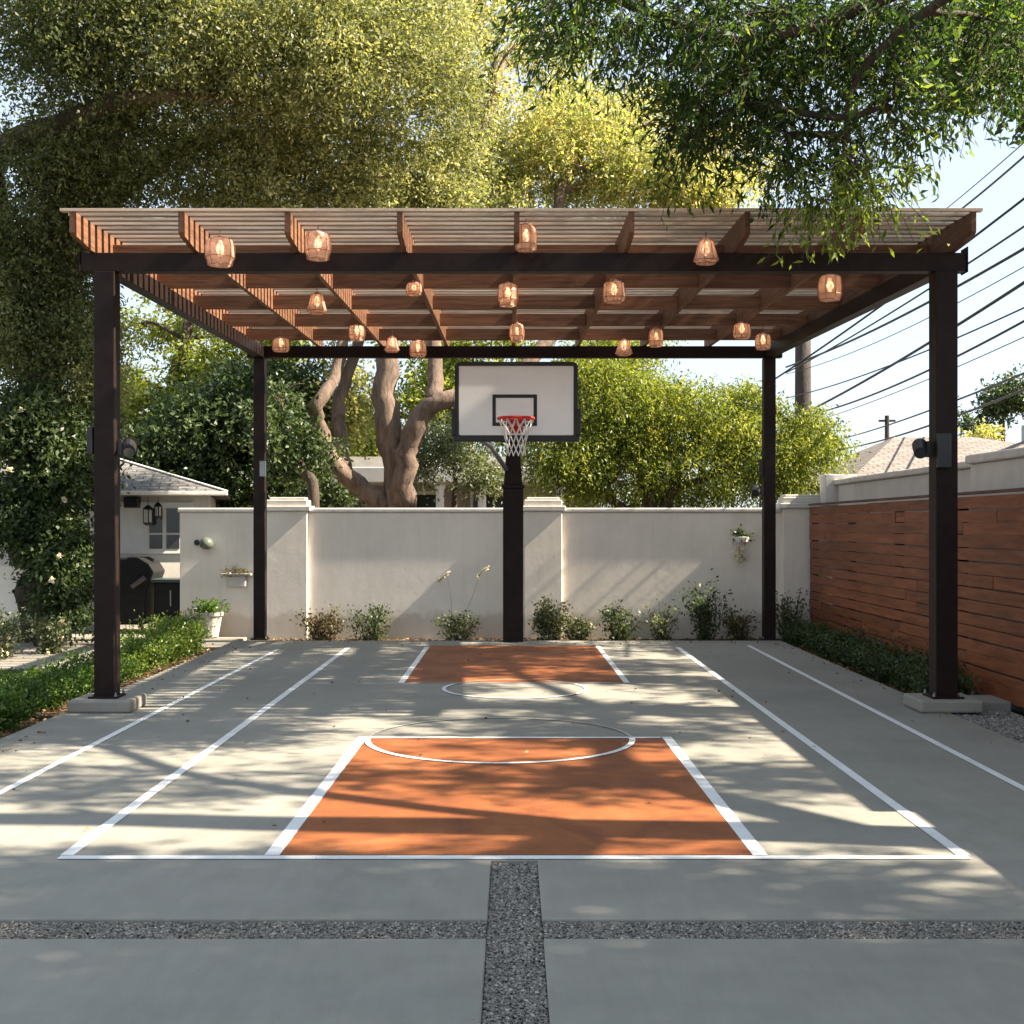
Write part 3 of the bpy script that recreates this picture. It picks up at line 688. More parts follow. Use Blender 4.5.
# ------------------------------------------------------------------ GARAGE (left)
G = empty('garage', (-4.42, 19.35, 0), 'small white outbuilding with grey shingle hip roof at left', 'outbuilding')
GX = -4.44
MB().box(-11.0, GX-.25, 20.1, 24.0, -.1, 2.16).build('wall', PLASTER2, G, bevel=.01)
def roofmesh(name, ex0, ex1, ey0, ey1, ez, rx0, rx1, ry, rz, m, parent, th=.05):
    E = [Vector((ex0, ey0, ez)), Vector((ex1, ey0, ez)), Vector((ex1, ey1, ez)), Vector((ex0, ey1, ez))]
    A = Vector((rx0, ry, rz)); B = Vector((rx1, ry, rz)); me = bpy.data.meshes.new(name)
    polys = [[E[0], E[1], B, A], [E[1], E[2], B], [E[2], E[3], A, B], [E[3], E[0], A]]
    vs = []; fs = []; uv = []
    for P in polys:
        u = (P[1]-P[0]).normalized(); n = (P[1]-P[0]).cross(P[2]-P[0]).normalized(); w = n.cross(u); o = len(vs)
        vs += [tuple(p) for p in P]; fs.append(tuple(range(o, o+len(P)))); uv += [((p-P[0]).dot(u), (p-P[0]).dot(w)) for p in P]
    # soffit
    o = len(vs); vs += [tuple(e-Vector((0, 0, th))) for e in reversed(E)]; fs.append((o, o+1, o+2, o+3)); uv += [(0, 0)]*4
    for k in range(4):
        o = len(vs); a, b_ = E[k], E[(k+1) % 4]; d = Vector((0, 0, th)); vs += [tuple(a-d), tuple(b_-d), tuple(b_), tuple(a)]; fs.append((o, o+1, o+2, o+3)); uv += [(0, 0)]*4
    me.from_pydata(vs, [], fs); l = me.uv_layers.new(name='UVMap')
    for i, t in enumerate(uv): l.data[i].uv = t
    me.materials.append(m); ob = bpy.data.objects.new(name, me); COL.objects.link(ob); ob.parent = parent; me.transform(world_of(parent).inverted()); return ob
r = roofmesh('roof', -11.6, GX+.02, 19.35, 24.8, 2.13, -9.0, -6.72, 22.0, 2.88, ROOFG, G, .035)
c = MB(); c.beam((GX+.02, 19.34, 2.133), (-6.72, 22.0, 2.883), .06, .02); c.build('hip_cap', COPING, r)
c = MB(); c.box(-11.6, GX+.04, 19.28, 19.345, 2.07, 2.135); c.build('gutter', COPING, r, bevel=.015)
w = MB().box(-6.75+.0, -4.95, 20.06, 20.095, 1.16, 1.98).build('window', WHITEP, G, bevel=.004)
wx = [-5.70, -5.34]
w2 = MB()
for (xa, xb) in ((-5.62, -5.42), (-5.36, -5.16)):
    for (za, zb) in ((1.24, 1.46), (1.49, 1.88)): w2.box(xa, xb, 20.050, 20.058, za, zb)
w2.build('pane', GLASS, w)
G.rotation_euler = (0, 0, math.radians(12))
def hang(x, y, zt, L, r, lb):
    e = empty('wall_lantern', (x, y, zt-L), lb, 'lantern', 'dark lanterns hanging at the outbuilding eave')
    MB().tube([(x, y, zt-L*.35), (x, y, zt)], .006, 6).build('hook', BLACK, e)
    mb = MB(); mb.lathe((x, y, zt-L), [(r*.5, 0), (r, .02), (r, .045)], 8); mb.lathe((x, y, zt-L*.45), [(r, 0), (r*1.1, .02), (r*.3, .07)], 8)
    for k in range(4):
        a = k*math.pi/2+.4; mb.tube([(x+r*.93*math.cos(a), y+r*.93*math.sin(a), zt-L+.04), (x+r*.93*math.cos(a), y+r*.93*math.sin(a), zt-L*.45)], .008, 4)
    mb.build('housing', BLACK, e)
    MB().lathe((x, y, zt-L+.046), [(r*.8, 0), (r*.8, L*.55-.05)], 8).build('glass', m_plain('frosted', (.45, .42, .36), .3), e)
p = at(148, 500, 19.4); hang(p.x, 19.4, 2.05, .44, .075, 'larger pale glass lantern hanging left of the outbuilding window')
p = at(158, 500, 19.45); hang(p.x, 19.45, 2.05, .34, .06, 'smaller lantern hanging against the outbuilding window edge')
p = at(138, 503, 20.0)
e = tag(MB().box(p.x-.11, p.x+.11, 19.60, 19.80, p.z-.08, p.z+.09).build('meter_box', BLACK, bevel=.01), 'small black box fixed under the outbuilding eave', 'box')
# covered barbecue and black cabinet
q = empty('covered_grill', (-5.95, 19.2, 0), 'large black covered barbecue standing against the outbuilding', 'barbecue')
mb = MB(); n = 12
prof = [(-.52, .10), (-.54, .55), (-.60, .62), (-.60, .95), (-.50, 1.04), (-.15, 1.12), (.25, 1.12), (.46, 1.02), (.56, .90), (.50, .78), (.42, .6), (.40, .10)]
vs = [(-5.88+x*.78, 18.95, z) for x, z in prof]+[(-5.88+x*.78, 19.65, z) for x, z in prof]; k = len(prof)
mb.add(vs, [tuple(range(k)), tuple(reversed(range(k, 2*k)))]+[(j, k+j, k+(j+1) % k, (j+1) % k) for j in range(k)]); mb.build('cover', COVER, q, bevel=.03, seg=3)
for sx in (-6.2, -5.65):
    for sy in (19.05, 19.5):
        mb = MB(); mb.tube([(sx-.02, sy, .06), (sx+.02, sy, .06)], .06, 12); mb.build('wheel', BLACK, q)
mb = MB(); mb.tube([(-5.55, 18.9, .82), (-5.75, 18.9, .68)], .04, 8); mb.build('handle', m_plain('worn_grey', (.10, .09, .08)), q)
mb = MB(); mb.box(-5.46, -4.9, 19.05, 19.6, .05, .74); q = empty('storage_cabinet', (-5.15, 19.3, 0), 'low black cabinet right of the covered barbecue, partly behind wall', 'cabinet'); mb.build('body', COVER, q, bevel=.02)
MB().box(-5.5, -4.88, 19.0, 19.64, .7415, .79).build('top', m_plain('teal_lid', (.05, .075, .075), .4), q, bevel=.01)
for sx in (-5.40, -4.96):
    for sy in (19.1, 19.55): MB().box(sx-.02, sx+.02, sy-.02, sy+.02, -.02, .049).build('leg', BLACK, q)
MB().beam((-5.2, 19.03, .38), (-5.2, 19.03, .62), .02, .02, up=(0, 1, 0)).build('handle', GREYM, q)

# ------------------------------------------------------------------ RIGHT HOUSE
Hh = empty('neighbour_house', (9.5, 26, 0), 'neighbouring house with pale shingle hip roof behind the right boundary wall', 'house')
MB().box(6.5, 13, 22.6, 29.6, -.1, 2.42).build('wall', PLASTER2, Hh)
roofmesh('roof', 5.95, 13.5, 22.0, 30.2, 2.42, 7.95, 9.6, 26.0, 3.45, ROOFP, Hh)
H2 = empty('neighbour_house', (10, 20, 0), 'closer pink shingle roofed wing at the far right behind boundary wall', 'house')
MB().box(7.7, 14, 19.2, 21.5, -.1, 2.35).build('wall', PLASTER2, H2)
rr_ = roofmesh('roof', 7.05, 15, 18.6, 21.9, 2.38, 8.4, 13, 20.3, 3.02, ROOFP, H2)
MB().box(8.35, 8.9, 20.0, 20.5, 2.6, 3.25).build('chimney', m_plain('blue_grey', (.36, .42, .50), .5), rr_, bevel=.01)
# white house beyond the wall
B = empty('veranda_house', (-1.6, 33, 0), 'white house with veranda columns seen beyond the garden wall', 'house')
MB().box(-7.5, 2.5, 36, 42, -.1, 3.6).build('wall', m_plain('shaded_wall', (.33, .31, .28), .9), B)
MB().box(-7.8, 2.8, 32.9, 36.0, 2.75, 3.15).build('roof', PLASTER2, B, bevel=.02)
for px in (440, 482, 560):
    x = (px-512)/F*33.2; MB().lathe((x, 33.2, -.1), [(.16, 0), (.16, .15), (.12, .2), (.11, 2.65), (.15, 2.7), (.15, 2.849)], 14).build('column', WHITEP, B, smooth=True)
for xa in (-6.5, -3.6, -1.2): 
    w = MB().box(xa, xa+1.5, 35.93, 35.995, .8, 2.6).build('window', WHITEP, B); MB().box(xa+.08, xa+1.42, 35.91, 35.925, .9, 2.5).build('pane', GLASS, w)

# ------------------------------------------------------------------ UTILITY POLES, WIRES
P = at(803, 380, 33)
U = empty('utility_pole', (P.x, 33, 0), 'thick dark wooden utility pole behind the yellow green tree', 'utility pole')
MB().tube([(P.x, 33, -.1), (P.x, 33, 9.3)], [.24, .19], 14).build('shaft', POLEW, U, smooth=True)
MB().beam((P.x-1.0, 33, 8.6), (P.x+1.0, 33, 8.6), .1, .12).build('crossarm', POLEW, U)
P2 = at(887, 430, 60)
U = empty('utility_pole', (P2.x, 60, 0), 'small distant utility pole above the pale shingle roof', 'utility pole')
MB().tube([(P2.x, 60, -.1), (P2.x, 60, 6.9)], [.14, .11], 8).build('shaft', POLEW, U)
MB().beam((P2.x-.4, 60, 6.6), (P2.x+.4, 60, 6.6), .08, .1).build('crossarm', POLEW, U)
ordn = ['first', 'second', 'third', 'fourth', 'fifth', 'sixth', 'seventh', 'eighth', 'ninth', 'tenth', 'eleventh', 'twelfth', 'thirteenth', 'fourteenth', 'fifteenth', 'sixteenth']
WR = [((1023, 138), (946, 203), 1.0), ((1023, 149), (955, 205), 2.0), ((1023, 193), (735, 396), 1.9), ((1023, 223), (811, 357), 1.7), ((1023, 243), (811, 354), 2.3),
      ((1023, 259), (811, 362), .8), ((1023, 279), (823, 401), 2.6), ((1023, 302), (811, 388), 1.3), ((1023, 313), (827, 405), 1.9), ((1023, 333), (835, 412), .8),
      ((1023, 369), (845, 434), 1.8), ((1023, 384), (852, 442), 2.2)]
for i, ((xa, ya), (xb, yb), w) in enumerate(WR):
    s = (yb-ya)/(xb-xa); xe = 1110; A_ = at(xe, ya+s*(xe-xa), 15); B_ = at(xb-(25 if i > 2 else 60), yb-s*(25 if i > 2 else 60), 33 if i < 10 else 52)
    pts = []
    for k in range(25):
        t = k/24; p = A_.lerp(B_, t); p.z -= .12*4*t*(1-t)*(1+.5*(i % 3)); pts.append(p)
    rad = [w*.5/F*(.6*p.y+.4*20) for p in pts]; r0 = w*.5/F*20
    o = MB().tube(pts, r0*1.25, 6).build('overhead_cable', WIRE, smooth=True)
    tag(o, ordn[i]+' overhead cable from the top at the right edge', 'cable', 'overhead cables crossing the sky at right')

# ------------------------------------------------------------------ TREES
def G0(px, d): return at(px, 0, d).xy
# big olive tree on the left
tx = at(40, 0, 17.8).x
lobes = [lobe(50, 20, 15.5, 115, 90, 1.6, 2800)+(-.5,), lobe(190, 40, 16, 110, 95, 1.7, 3400)+(-.12,), lobe(310, 40, 16.5, 110, 100, 1.7, 3900)+(.0,), lobe(400, 50, 17.5, 90, 95, 1.7, 2600)+(.0,),  # lowered tints paint shade into the far left leaves
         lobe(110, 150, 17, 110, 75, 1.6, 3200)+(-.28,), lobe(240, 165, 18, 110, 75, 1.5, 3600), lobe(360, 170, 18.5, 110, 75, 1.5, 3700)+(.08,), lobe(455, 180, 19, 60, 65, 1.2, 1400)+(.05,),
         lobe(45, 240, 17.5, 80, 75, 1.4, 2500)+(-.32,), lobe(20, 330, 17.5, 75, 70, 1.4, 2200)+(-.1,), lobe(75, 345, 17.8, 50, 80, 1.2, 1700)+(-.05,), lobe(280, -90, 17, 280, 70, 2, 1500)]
stems = [([(tx, 17.8, -.1), (tx-.1, 17.7, 2.0), tuple(at(60, 260, 17.6)), tuple(at(110, 120, 17.2)), tuple(at(230, 60, 16.8)), tuple(at(400, -30, 17))], .42, .10),
         ([tuple(at(35, 330, 17.7)), tuple(at(-10, 170, 17)), tuple(at(60, 125, 16.2)), tuple(at(140, 95, 15.8)), tuple(at(250, 100, 16.5))], .26, .06),
         ([tuple(at(70, 240, 17.6)), tuple(at(108, 205, 17.8)), tuple(at(200, 140, 18)), tuple(at(340, 130, 18.5))], .2, .05)]
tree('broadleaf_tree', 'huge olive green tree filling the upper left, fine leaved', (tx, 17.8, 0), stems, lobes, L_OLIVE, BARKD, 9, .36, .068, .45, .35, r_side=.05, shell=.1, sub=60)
# sycamore with pale twisting trunks
sx = at(397, 0, 23).x
stems = [([(sx-.02, 23, -.1), tuple(at(398, 500, 23)), tuple(at(391, 430, 23)), tuple(at(386, 372, 23)), tuple(at(400, 290, 23.4)), tuple(at(450, 190, 24)), tuple(at(480, 130, 24.5)), tuple(at(500, 60, 25))], .31, .11),
         ([tuple(at(402, 505, 22.9)), tuple(at(408, 455, 22.8)), tuple(at(425, 410, 22.7)), tuple(at(455, 398, 22.7)), tuple(at(510, 380, 23)), tuple(at(570, 300, 24)), tuple(at(560, 190, 25)), tuple(at(610, 120, 26))], .24, .09),
         ([tuple(at(385, 508, 23)), tuple(at(358, 484, 22.8)), tuple(at(332, 462, 22.6)), tuple(at(321, 432, 22.9)), tuple(at(316, 405, 22.6)), tuple(at(334, 378, 23)), tuple(at(345, 330, 23.4))], .20, .10),
         ([tuple(at(345, 474, 22.8)), tuple(at(338, 430, 23)), tuple(at(341, 395, 23.2)), tuple(at(360, 340, 23.5))], .16, .1),
         ([tuple(at(432, 404, 22.7)), tuple(at(436, 370, 23)), tuple(at(430, 300, 23.5))], .17, .12)]
lobes = [lobe(560, 150, 25.5, 90, 60, 1.8, 2000), lobe(650, 170, 25.5, 75, 50, 1.6, 1600), lobe(500, 175, 25, 60, 45, 1.4, 1000), lobe(600, 110, 27, 90, 50, 1.6, 1400), lobe(700, 190, 26, 60, 40, 1.4, 1000),
         lobe(480, 110, 25, 50, 50, 1.4, 450), lobe(540, 60, 27, 60, 40, 1.4, 420), lobe(490, 50, 22, 40, 60, 1.2, 260), lobe(450, 30, 26, 60, 50, 1.4, 500), lobe(350, 380, 25, 45, 60, 1.0, 500), lobe(420, 250, 25, 60, 60, 1.2, 500), lobe(740, 150, 27, 60, 50, 1.3, 600)]
tree('sycamore_tree', 'golden leaved tree with pale twisting forked trunks behind the wall', (sx, 23, 0), stems, lobes, L_GOLD, BARKP, 8, .42, .095, .5, .5, r_side=.10, shell=.1, sub=50)
# leaning dark stem left of it
lx = at(312, 0, 21).x
tree('small_tree', 'small leaning dark stemmed tree left of the pale trunks', (lx, 21, 0), [([(lx, 21, -.1), tuple(at(314, 495, 21)), tuple(at(302, 470, 21.3)), tuple(at(292, 440, 21.8)), tuple(at(280, 400, 22.2))], .13, .04)],
     [lobe(295, 440, 21.6, 32, 40, .7, 520), lobe(285, 400, 22.0, 40, 30, .8, 420), lobe(330, 480, 23.8, 30, 25, .6, 180)], L_DARK, BARKD, 7, .35, .10, .5, .4, r_side=.05, shell=.3)
# dark tree behind garage
dx = at(235, 0, 25.5).x
tree('evergreen_tree', 'dense dark evergreen tree behind the outbuilding roof', (dx, 25.5, 0), [([(dx, 25.5, -.1), (dx, 25.5, 3), tuple(at(240, 380, 25.5))], .3, .12)],
     [lobe(250, 430, 25, 75, 70, 1.8, 2300), lobe(190, 440, 25, 70, 60, 1.8, 2000), lobe(290, 400, 25.5, 50, 55, 1.5, 1200), lobe(230, 490, 24.8, 100, 30, 1.5, 1300), lobe(140, 470, 25, 60, 50, 1.5, 1300)], L_DARK, BARKD, 7, .4, .115, .5, .35, r_side=.06, shell=.3)
dx = at(170, 0, 29).x
tree('broadleaf_tree', 'mid green airy tree with sky gaps between the left pergola posts', (dx, 29, 0), [([(dx, 29, -.1), (dx, 29, 4), tuple(at(190, 320, 29))], .3, .12)],
     [lobe(150, 410, 28, 60, 42, 1.6, 1300), lobe(220, 370, 29, 50, 40, 1.6, 1000), lobe(135, 330, 30, 50, 18, 1.4, 260), lobe(200, 310, 30, 70, 22, 1.4, 600), lobe(270, 340, 29, 40, 40, 1.4, 800), lobe(120, 380, 29, 40, 30, 1.2, 500)], L_LIME, BARKD, 7, .45, .12, .45, .4, r_side=.06, shell=.3)
# willow-like lime tree rear right
wx_ = at(655, 0, 23.5).x
stems = [([(wx_, 23.5, -.1), (wx_, 23.5, 1.6), tuple(at(640, 470, 23.5)), tuple(at(610, 420, 23.4))], .2, .06), ([(wx_, 23.5, 1.2), tuple(at(670, 495, 23.3)), tuple(at(700, 480, 23)), tuple(at(745, 462, 23))], .12, .04),
         ([(wx_, 23.5, 1.3), tuple(at(690, 450, 23.5)), tuple(at(760, 410, 23.5)), tuple(at(800, 430, 23))], .14, .04), ([(wx_, 23.5, 1.5), tuple(at(600, 490, 23.2)), tuple(at(560, 450, 23))], .12, .04)]
lobes = [lobe(605, 395, 23.5, 75, 50, 1.6, 2300), lobe(680, 400, 23.5, 65, 34, 1.5, 1500), lobe(570, 450, 23, 55, 45, 1.3, 1500), lobe(650, 440, 23.2, 70, 40, 1.4, 1500), lobe(730, 430, 23.5, 55, 32, 1.4, 1200),
         lobe(800, 440, 23, 48, 38, 1.3, 1300), lobe(780, 470, 22.6, 50, 20, 1.0, 500), lobe(600, 345, 24.5, 70, 25, 1.3, 800), lobe(540, 400, 24, 30, 50, 1.0, 600), lobe(640, 488, 24.5, 120, 22, 1.0, 900), lobe(745, 480, 24.5, 60, 24, .9, 500), lobe(760, 400, 23.6, 40, 22, 1.0, 350)]
tree('willow_tree', 'bright yellow green feathery tree behind the right half of the wall', (wx_, 23.5, 0), stems, lobes, L_LIME, BARKD, 10, .40, .082, .34, .9, r_side=.04, shell=.1, sub=55)
# loose greenery in front of the veranda house
vx = at(450, 0, 28).x
tree('small_tree', 'loose leafy tree half hiding the veranda house left of the hoop', (vx, 28, 0), [([(vx, 28, -.1), (vx+.1, 28, 2.2), tuple(at(455, 440, 28))], .1, .04)],
     [lobe(450, 440, 28, 45, 30, 1.1, 620), lobe(490, 470, 27.5, 30, 25, .9, 260), lobe(420, 460, 28, 25, 35, .9, 260)], L_GREY, BARKD, 8, .4, .09, .5, .5, r_side=.03, shell=.2)
hx = at(470, 0, 34).x
tree('broadleaf_tree', 'sunlit tree behind the veranda house between trunk and backboard', (hx, 44, 0), [([(hx*1.3, 44, -.1), (hx*1.3, 44, 5)], .3, .1)],
     [lobe(440, 390, 44, 60, 45, 2, 1100), lobe(360, 430, 44, 60, 60, 2, 1200), lobe(520, 400, 44, 50, 60, 2, 900), lobe(460, 330, 44, 90, 40, 2, 900)], L_LIME, BARKD, 7, .7, .19, .5, .4, r_side=.1, shell=.2)
# left dark flowering shrub tree
cx_ = at(45, 0, 17).x
e, _ = tree('camellia_tree', 'dark glossy shrub tree with a few white blooms left of the outbuilding', (cx_, 16.9, 0), [([(cx_, 16.9, -.1), (cx_+.05, 16.9, 1.4), tuple(at(50, 450, 17))], .12, .05), ([(cx_, 16.9, .6), tuple(at(85, 560, 16.8))], .06, .03)],
     [lobe(30, 420, 17, 60, 45, .9, 1300), lobe(70, 450, 17.2, 38, 50, .8, 1000), lobe(30, 500, 17, 60, 45, .9, 1300), lobe(62, 555, 17.0, 30, 50, .6, 1100), lobe(64, 602, 17.0, 26, 22, .4, 400)], L_DARK, BARKD, 7, .3, .085, .5, .4, r_side=.03, shell=.3)
def blooms(parent, pts, s, name='flower'):
    V = []; 
    for c in pts:
        n = 14; a = unit(rng.normal(size=(n, 3))+np.array([0, -.7, .3])); p = np.repeat(np.array([c]), n, 0)
        V.append(leaf_verts(p, a, np.full(n, s), np.full(n, s*.8), .5))
    V = np.concatenate(V); return quads_mesh(name, V, rng.random(len(V)//4), L_FLOWER, parent)
for px, py in ((60, 556), (52, 580), (22, 410), (10, 470), (64, 500)): blooms(e, [tuple(at(px, py, 16.2))], .055)
# far right trees
fx = at(1002, 0, 40).x
tree('conifer_tree', 'dark distant tree at the right edge above the roofs', (fx, 40, 0), [([(fx, 40, -.1), (fx, 40, 5.5)], .2, .06)], [lobe(1005, 405, 40, 22, 25, .9, 420), lobe(1022, 395, 40, 20, 22, .9, 300), lobe(975, 425, 41, 22, 16, .8, 160)], L_DARK, BARKD, 7, .5, .16, .4, .2, r_side=.05, shell=.2)
fx = at(985, 0, 36).x
tree('small_tree', 'small yellow leaved treetop peeking over the right roofs', (fx, 36, 0), [([(fx, 36, -.1), (fx, 36, 3.8)], .08, .03)], [lobe(985, 440, 36, 20, 13, .7, 260)], L_GOLD, BARKD, 7, .35, .13, .5, .3, r_side=.03, shell=.2)
# near overhanging tree: trunk out of frame at right, crown overhead
bx, by = 6.6, 6.2
vis = [lobe(620, 5, 9.4, 100, 50, .9, 230), lobe(760, 25, 9.6, 130, 65, 1.2, 480), lobe(880, 25, 9.6, 110, 55, 1.2, 330), lobe(990, 45, 9.4, 50, 55, .9, 120), lobe(725, 90, 9.6, 75, 45, .8, 190), lobe(800, 140, 9.6, 50, 38, .6, 100),
       lobe(850, 175, 9.3, 55, 26, .5, 75)+(.5,), lobe(690, 130, 9.7, 30, 38, .5, 36), lobe(835, 196, 9.7, 48, 12, .3, 26)+(.6,), lobe(890, 110, 9.3, 55, 40, .6, 95)+(.12,), lobe(560, -10, 9.8, 60, 40, .6, 110)]  # raised tints paint sunlight into the leaf colour of the low lobes
over = [((8.8, 3.2, 7.8), (5.2, 2.6, 1.3), 7600), ((7.2, 5.3, 7.6), (3.6, .55, .5), 620), ((4.2, 5.2, 7.4), (1.4, .5, .4), 120), ((9.4, 7.6, 7.6), (3.0, .6, .6), 420), ((5.6, 7.4, 7.4), (1.5, .7, .6), 150)]  # unseen part of the crown, shaped to shade the front paving
rl = random.Random(5)
for i in range(34): over.append(((rl.uniform(5.8, 11.4), 9.0+i*.26, rl.uniform(7.4, 8.4)), (rl.uniform(.7, 1.5), rl.uniform(.25, .5), .4), 95))  # leaf clumps added out of frame to dapple the court
for i in range(18): over.append(((rl.uniform(5.9, 9.0), 10.8+i*.38, rl.uniform(7.4, 8.3)), (rl.uniform(.6, 1.2), rl.uniform(.2, .45), .4), 80))
stems = [([(bx, by, -.1), (bx-.1, by, 2.5), (5.8, 6.4, 5.2), (4.5, 6.5, 7.0), (2.5, 6.2, 8.0)], .34, .08), ([(5.95, 6.35, 4.8), (4.6, 7.6, 5.8), (3.2, 8.8, 5.55), tuple(at(760, 40, 9.2)), tuple(at(640, 10, 9.4))], .09, .02),
         ([(5.9, 6.4, 5.0), (7.2, 4.6, 6.6), (8.4, 2.8, 7.8), (10.5, 3, 8)], .16, .05), ([(6.3, 6.3, 4.0), (7.6, 8.0, 6.2), (9.2, 10.5, 7.6), (9.2, 13, 8.2), (9, 16, 8.3)], .14, .05), ([(3.6, 8.45, 5.65), tuple(at(870, 60, 9.1)), tuple(at(845, 150, 9.2)), tuple(at(840, 190, 9.3))], .04, .012)]
e, tw = tree('overhanging_tree', 'near tree with long narrow leaves hanging into the top right', (bx, by, 0), stems, vis, L_NEAR, BARKD, 12, .34, .088, .28, .6, r_side=.03, shell=.15, sub=0)
V, T, _ = twig_leaves(over, 9, .36, .14, .45, .5, .1); quads_mesh('shade_crown', V, T, L_NEAR, e)
mb = MB()
for (s0, dr, ln) in tw[:len(vis)]:
    for j in range(0, len(s0)):
        a = Vector(s0[j]); d = Vector(dr[j]); l = float(ln[j][0])
        mb.tube([a, a+d*l*.5+Vector((0, 0, -.04)), a+d*l+Vector((0, 0, -.14))], [.004, .003, .0015], 4, cap=False)
mb.build('twigs', BARKD, e)

# ------------------------------------------------------------------ SHRUBS
def shrub(name, c, r, h, n, L, ratio, m, label, cat, group=None, flowers=0, upright=.5, base=0.0, fl=L_FLOWER):
    e = empty(name, (c[0], c[1], base), label, cat, group)
    mb = MB(); k = 7; P = []; A = []; T = []
    for i in range(k*3):
        a = random.uniform(0, 6.28); rr = r*random.uniform(.2, .9); top = Vector((c[0]+rr*math.cos(a), c[1]+rr*math.sin(a), base+h*random.uniform(.6, 1.0)*(1-.35*(rr/r)**2)))
        b0 = Vector((c[0]+rr*.15*math.cos(a), c[1]+rr*.15*math.sin(a), base-.05)); mid = b0.lerp(top, .5)+Vector((random.gauss(0, r*.1), random.gauss(0, r*.1), 0))
        mb.tube([b0, mid, top], [.008, .005, .002], 4, cap=False)
        q = n//(k*3); t = rng.random((q, 1))**.7
        B0, M0, T0 = np.array(b0), np.array(mid), np.array(top)
        p = (1-t)**2*B0+2*t*(1-t)*M0+t*t*T0+rng.normal(size=(q, 3))*np.array([r*.17, r*.17, h*.07])
        p[:, 2] = np.maximum(p[:, 2], base+.02)
        P.append(p); A.append(unit(rng.normal(size=(q, 3))*.7+np.array([math.cos(a)*.4, math.sin(a)*.4, upright]))); T.append(rng.random(q)*.65+.35*random.random())
    mb.build('stem', BARKD, e)
    P = np.concatenate(P); A = np.concatenate(A); T = np.concatenate(T); l = L*(.6+.6*rng.random(len(P)))
    quads_mesh('foliage', leaf_verts(P, A, l, l*ratio), T, m, e)
    if flowers:
        blooms(e, [tuple(P[i]+np.array([0, -.03, .02])) for i in rng.integers(0, len(P), flowers)], .03, 'blossoms')
    return e
for i in range(15):
    y = 8.6+i*.575; rr = .38+random.uniform(-.05, .05)
    shrub('hedge_shrub', (-4.28+random.uniform(-.05, .05), y), rr, (.42 if i < 4 else .38 if i < 10 else .58)+random.uniform(-.05, .07), 2300 if i < 8 else 2000, .044, .5, L_HEDGE if i < 9 else L_HEDGE_LIT, ordn[i]+' small leaved hedge shrub from the front along the left court edge', 'shrub', 'hedge shrubs along the left court edge', base=-.07)
for i in range(6):
    y = 8.3+i*.55
    shrub('hedge_shrub', (-4.95+random.uniform(-.05, .05), y), .40, .36, 2400, .038, .55, L_HEDGE, ordn[i]+' shrub from the front in the outer hedge row beside the lawn', 'shrub', 'outer hedge shrubs beside the lawn', base=-.07)
for i in range(11):
    y = 11.7+i*.58
    shrub('border_shrub', (4.08+random.uniform(-.05, .05), y), .32, .40+random.uniform(-.06, .10), 1700, .045, .5, L_DARK, ordn[i]+' low dark shrub from the front below the wooden fence', 'shrub', 'low shrubs below the wooden fence', base=-.07)
WP = [(322, .42, .55, 'rusty purple leaved bush against the left wall section', L_RUST, 900, 0), (371, .40, .56, 'green leafy bush second from left against the wall', L_DARK, 800, 0), (457, .40, .46, 'flowering bush with pale blooms left of the hoop pole', L_GREY, 900, 26),
      (549, .30, .70, 'tall pale leaved bush just right of the hoop pole', L_GREY, 1500, 16), (576, .30, .40, 'short bush between the tall pale bush and wall middle', L_GREY, 700, 8), (617, .40, .58, 'green bush in the middle of the right wall section', L_DARK, 800, 0),
      (663, .30, .62, 'thin sprigged plant right of the wall middle', L_GREY, 420, 3), (708, .40, 1.02, 'tallest climbing bush below the wall planter', L_DARK, 1200, 0), (740, .30, .55, 'brownish twiggy bush left of the rear right post', L_RUST, 650, 0),
      (790, .34, .85, 'airy bush in the corner between wall and fence', L_GREY, 800, 0)]
for (px, r, h, lb, m, n, fl) in WP:
    x = (px-512)/F*18.25
    shrub('wall_bush', (x, 18.25), r, h, n, .06, .5, m, lb, 'bush', 'bushes planted along the garden wall', flowers=fl, base=-.08)
x = (452-512)/F*18.2
e = empty('plume_grass', (x+.12, 18.3, -.08), 'two pale feathery plumes on thin stalks in front of the wall', 'plant')
for k_, (a_, b_) in enumerate((((452, 620), (447, 574)), ((462, 620), (480, 574)))):
    A_ = at(a_[0], a_[1], 18.25); B_ = at(b_[0], b_[1], 18.25); MB().tube([A_, A_.lerp(B_, .5)+Vector((.02, 0, 0)), B_], .003, 4).build('stalk', L_GRASS if False else BARKP, e)
    n = 150; t = rng.random((n, 1)); s = -1 if k_ == 0 else 1; ax = np.array([.12*s, 0, -.10 if k_ == 0 else .10]); P0 = np.array(B_)-ax*.5+ax*t*1.5
    quads_mesh('plume', leaf_verts(P0+rng.normal(size=(n, 3))*.008, unit(rng.normal(size=(n, 3))*.5+ax*8), np.full(n, .045), np.full(n, .01)), rng.random(n), L_FLOWER, e)
# white flowering bush at left edge
shrub('flowering_bush', (-6.35, 15.3), .45, .70, 2600, .055, .55, L_GREY, 'pale flowering bush in front of the low wall at left', 'bush', flowers=80, base=-.05)
shrub('flowering_bush', (-5.85, 15.9), .30, .55, 1300, .055, .55, L_GREY, 'smaller bush with white blooms beside the low wall end', 'bush', flowers=26, base=-.05)
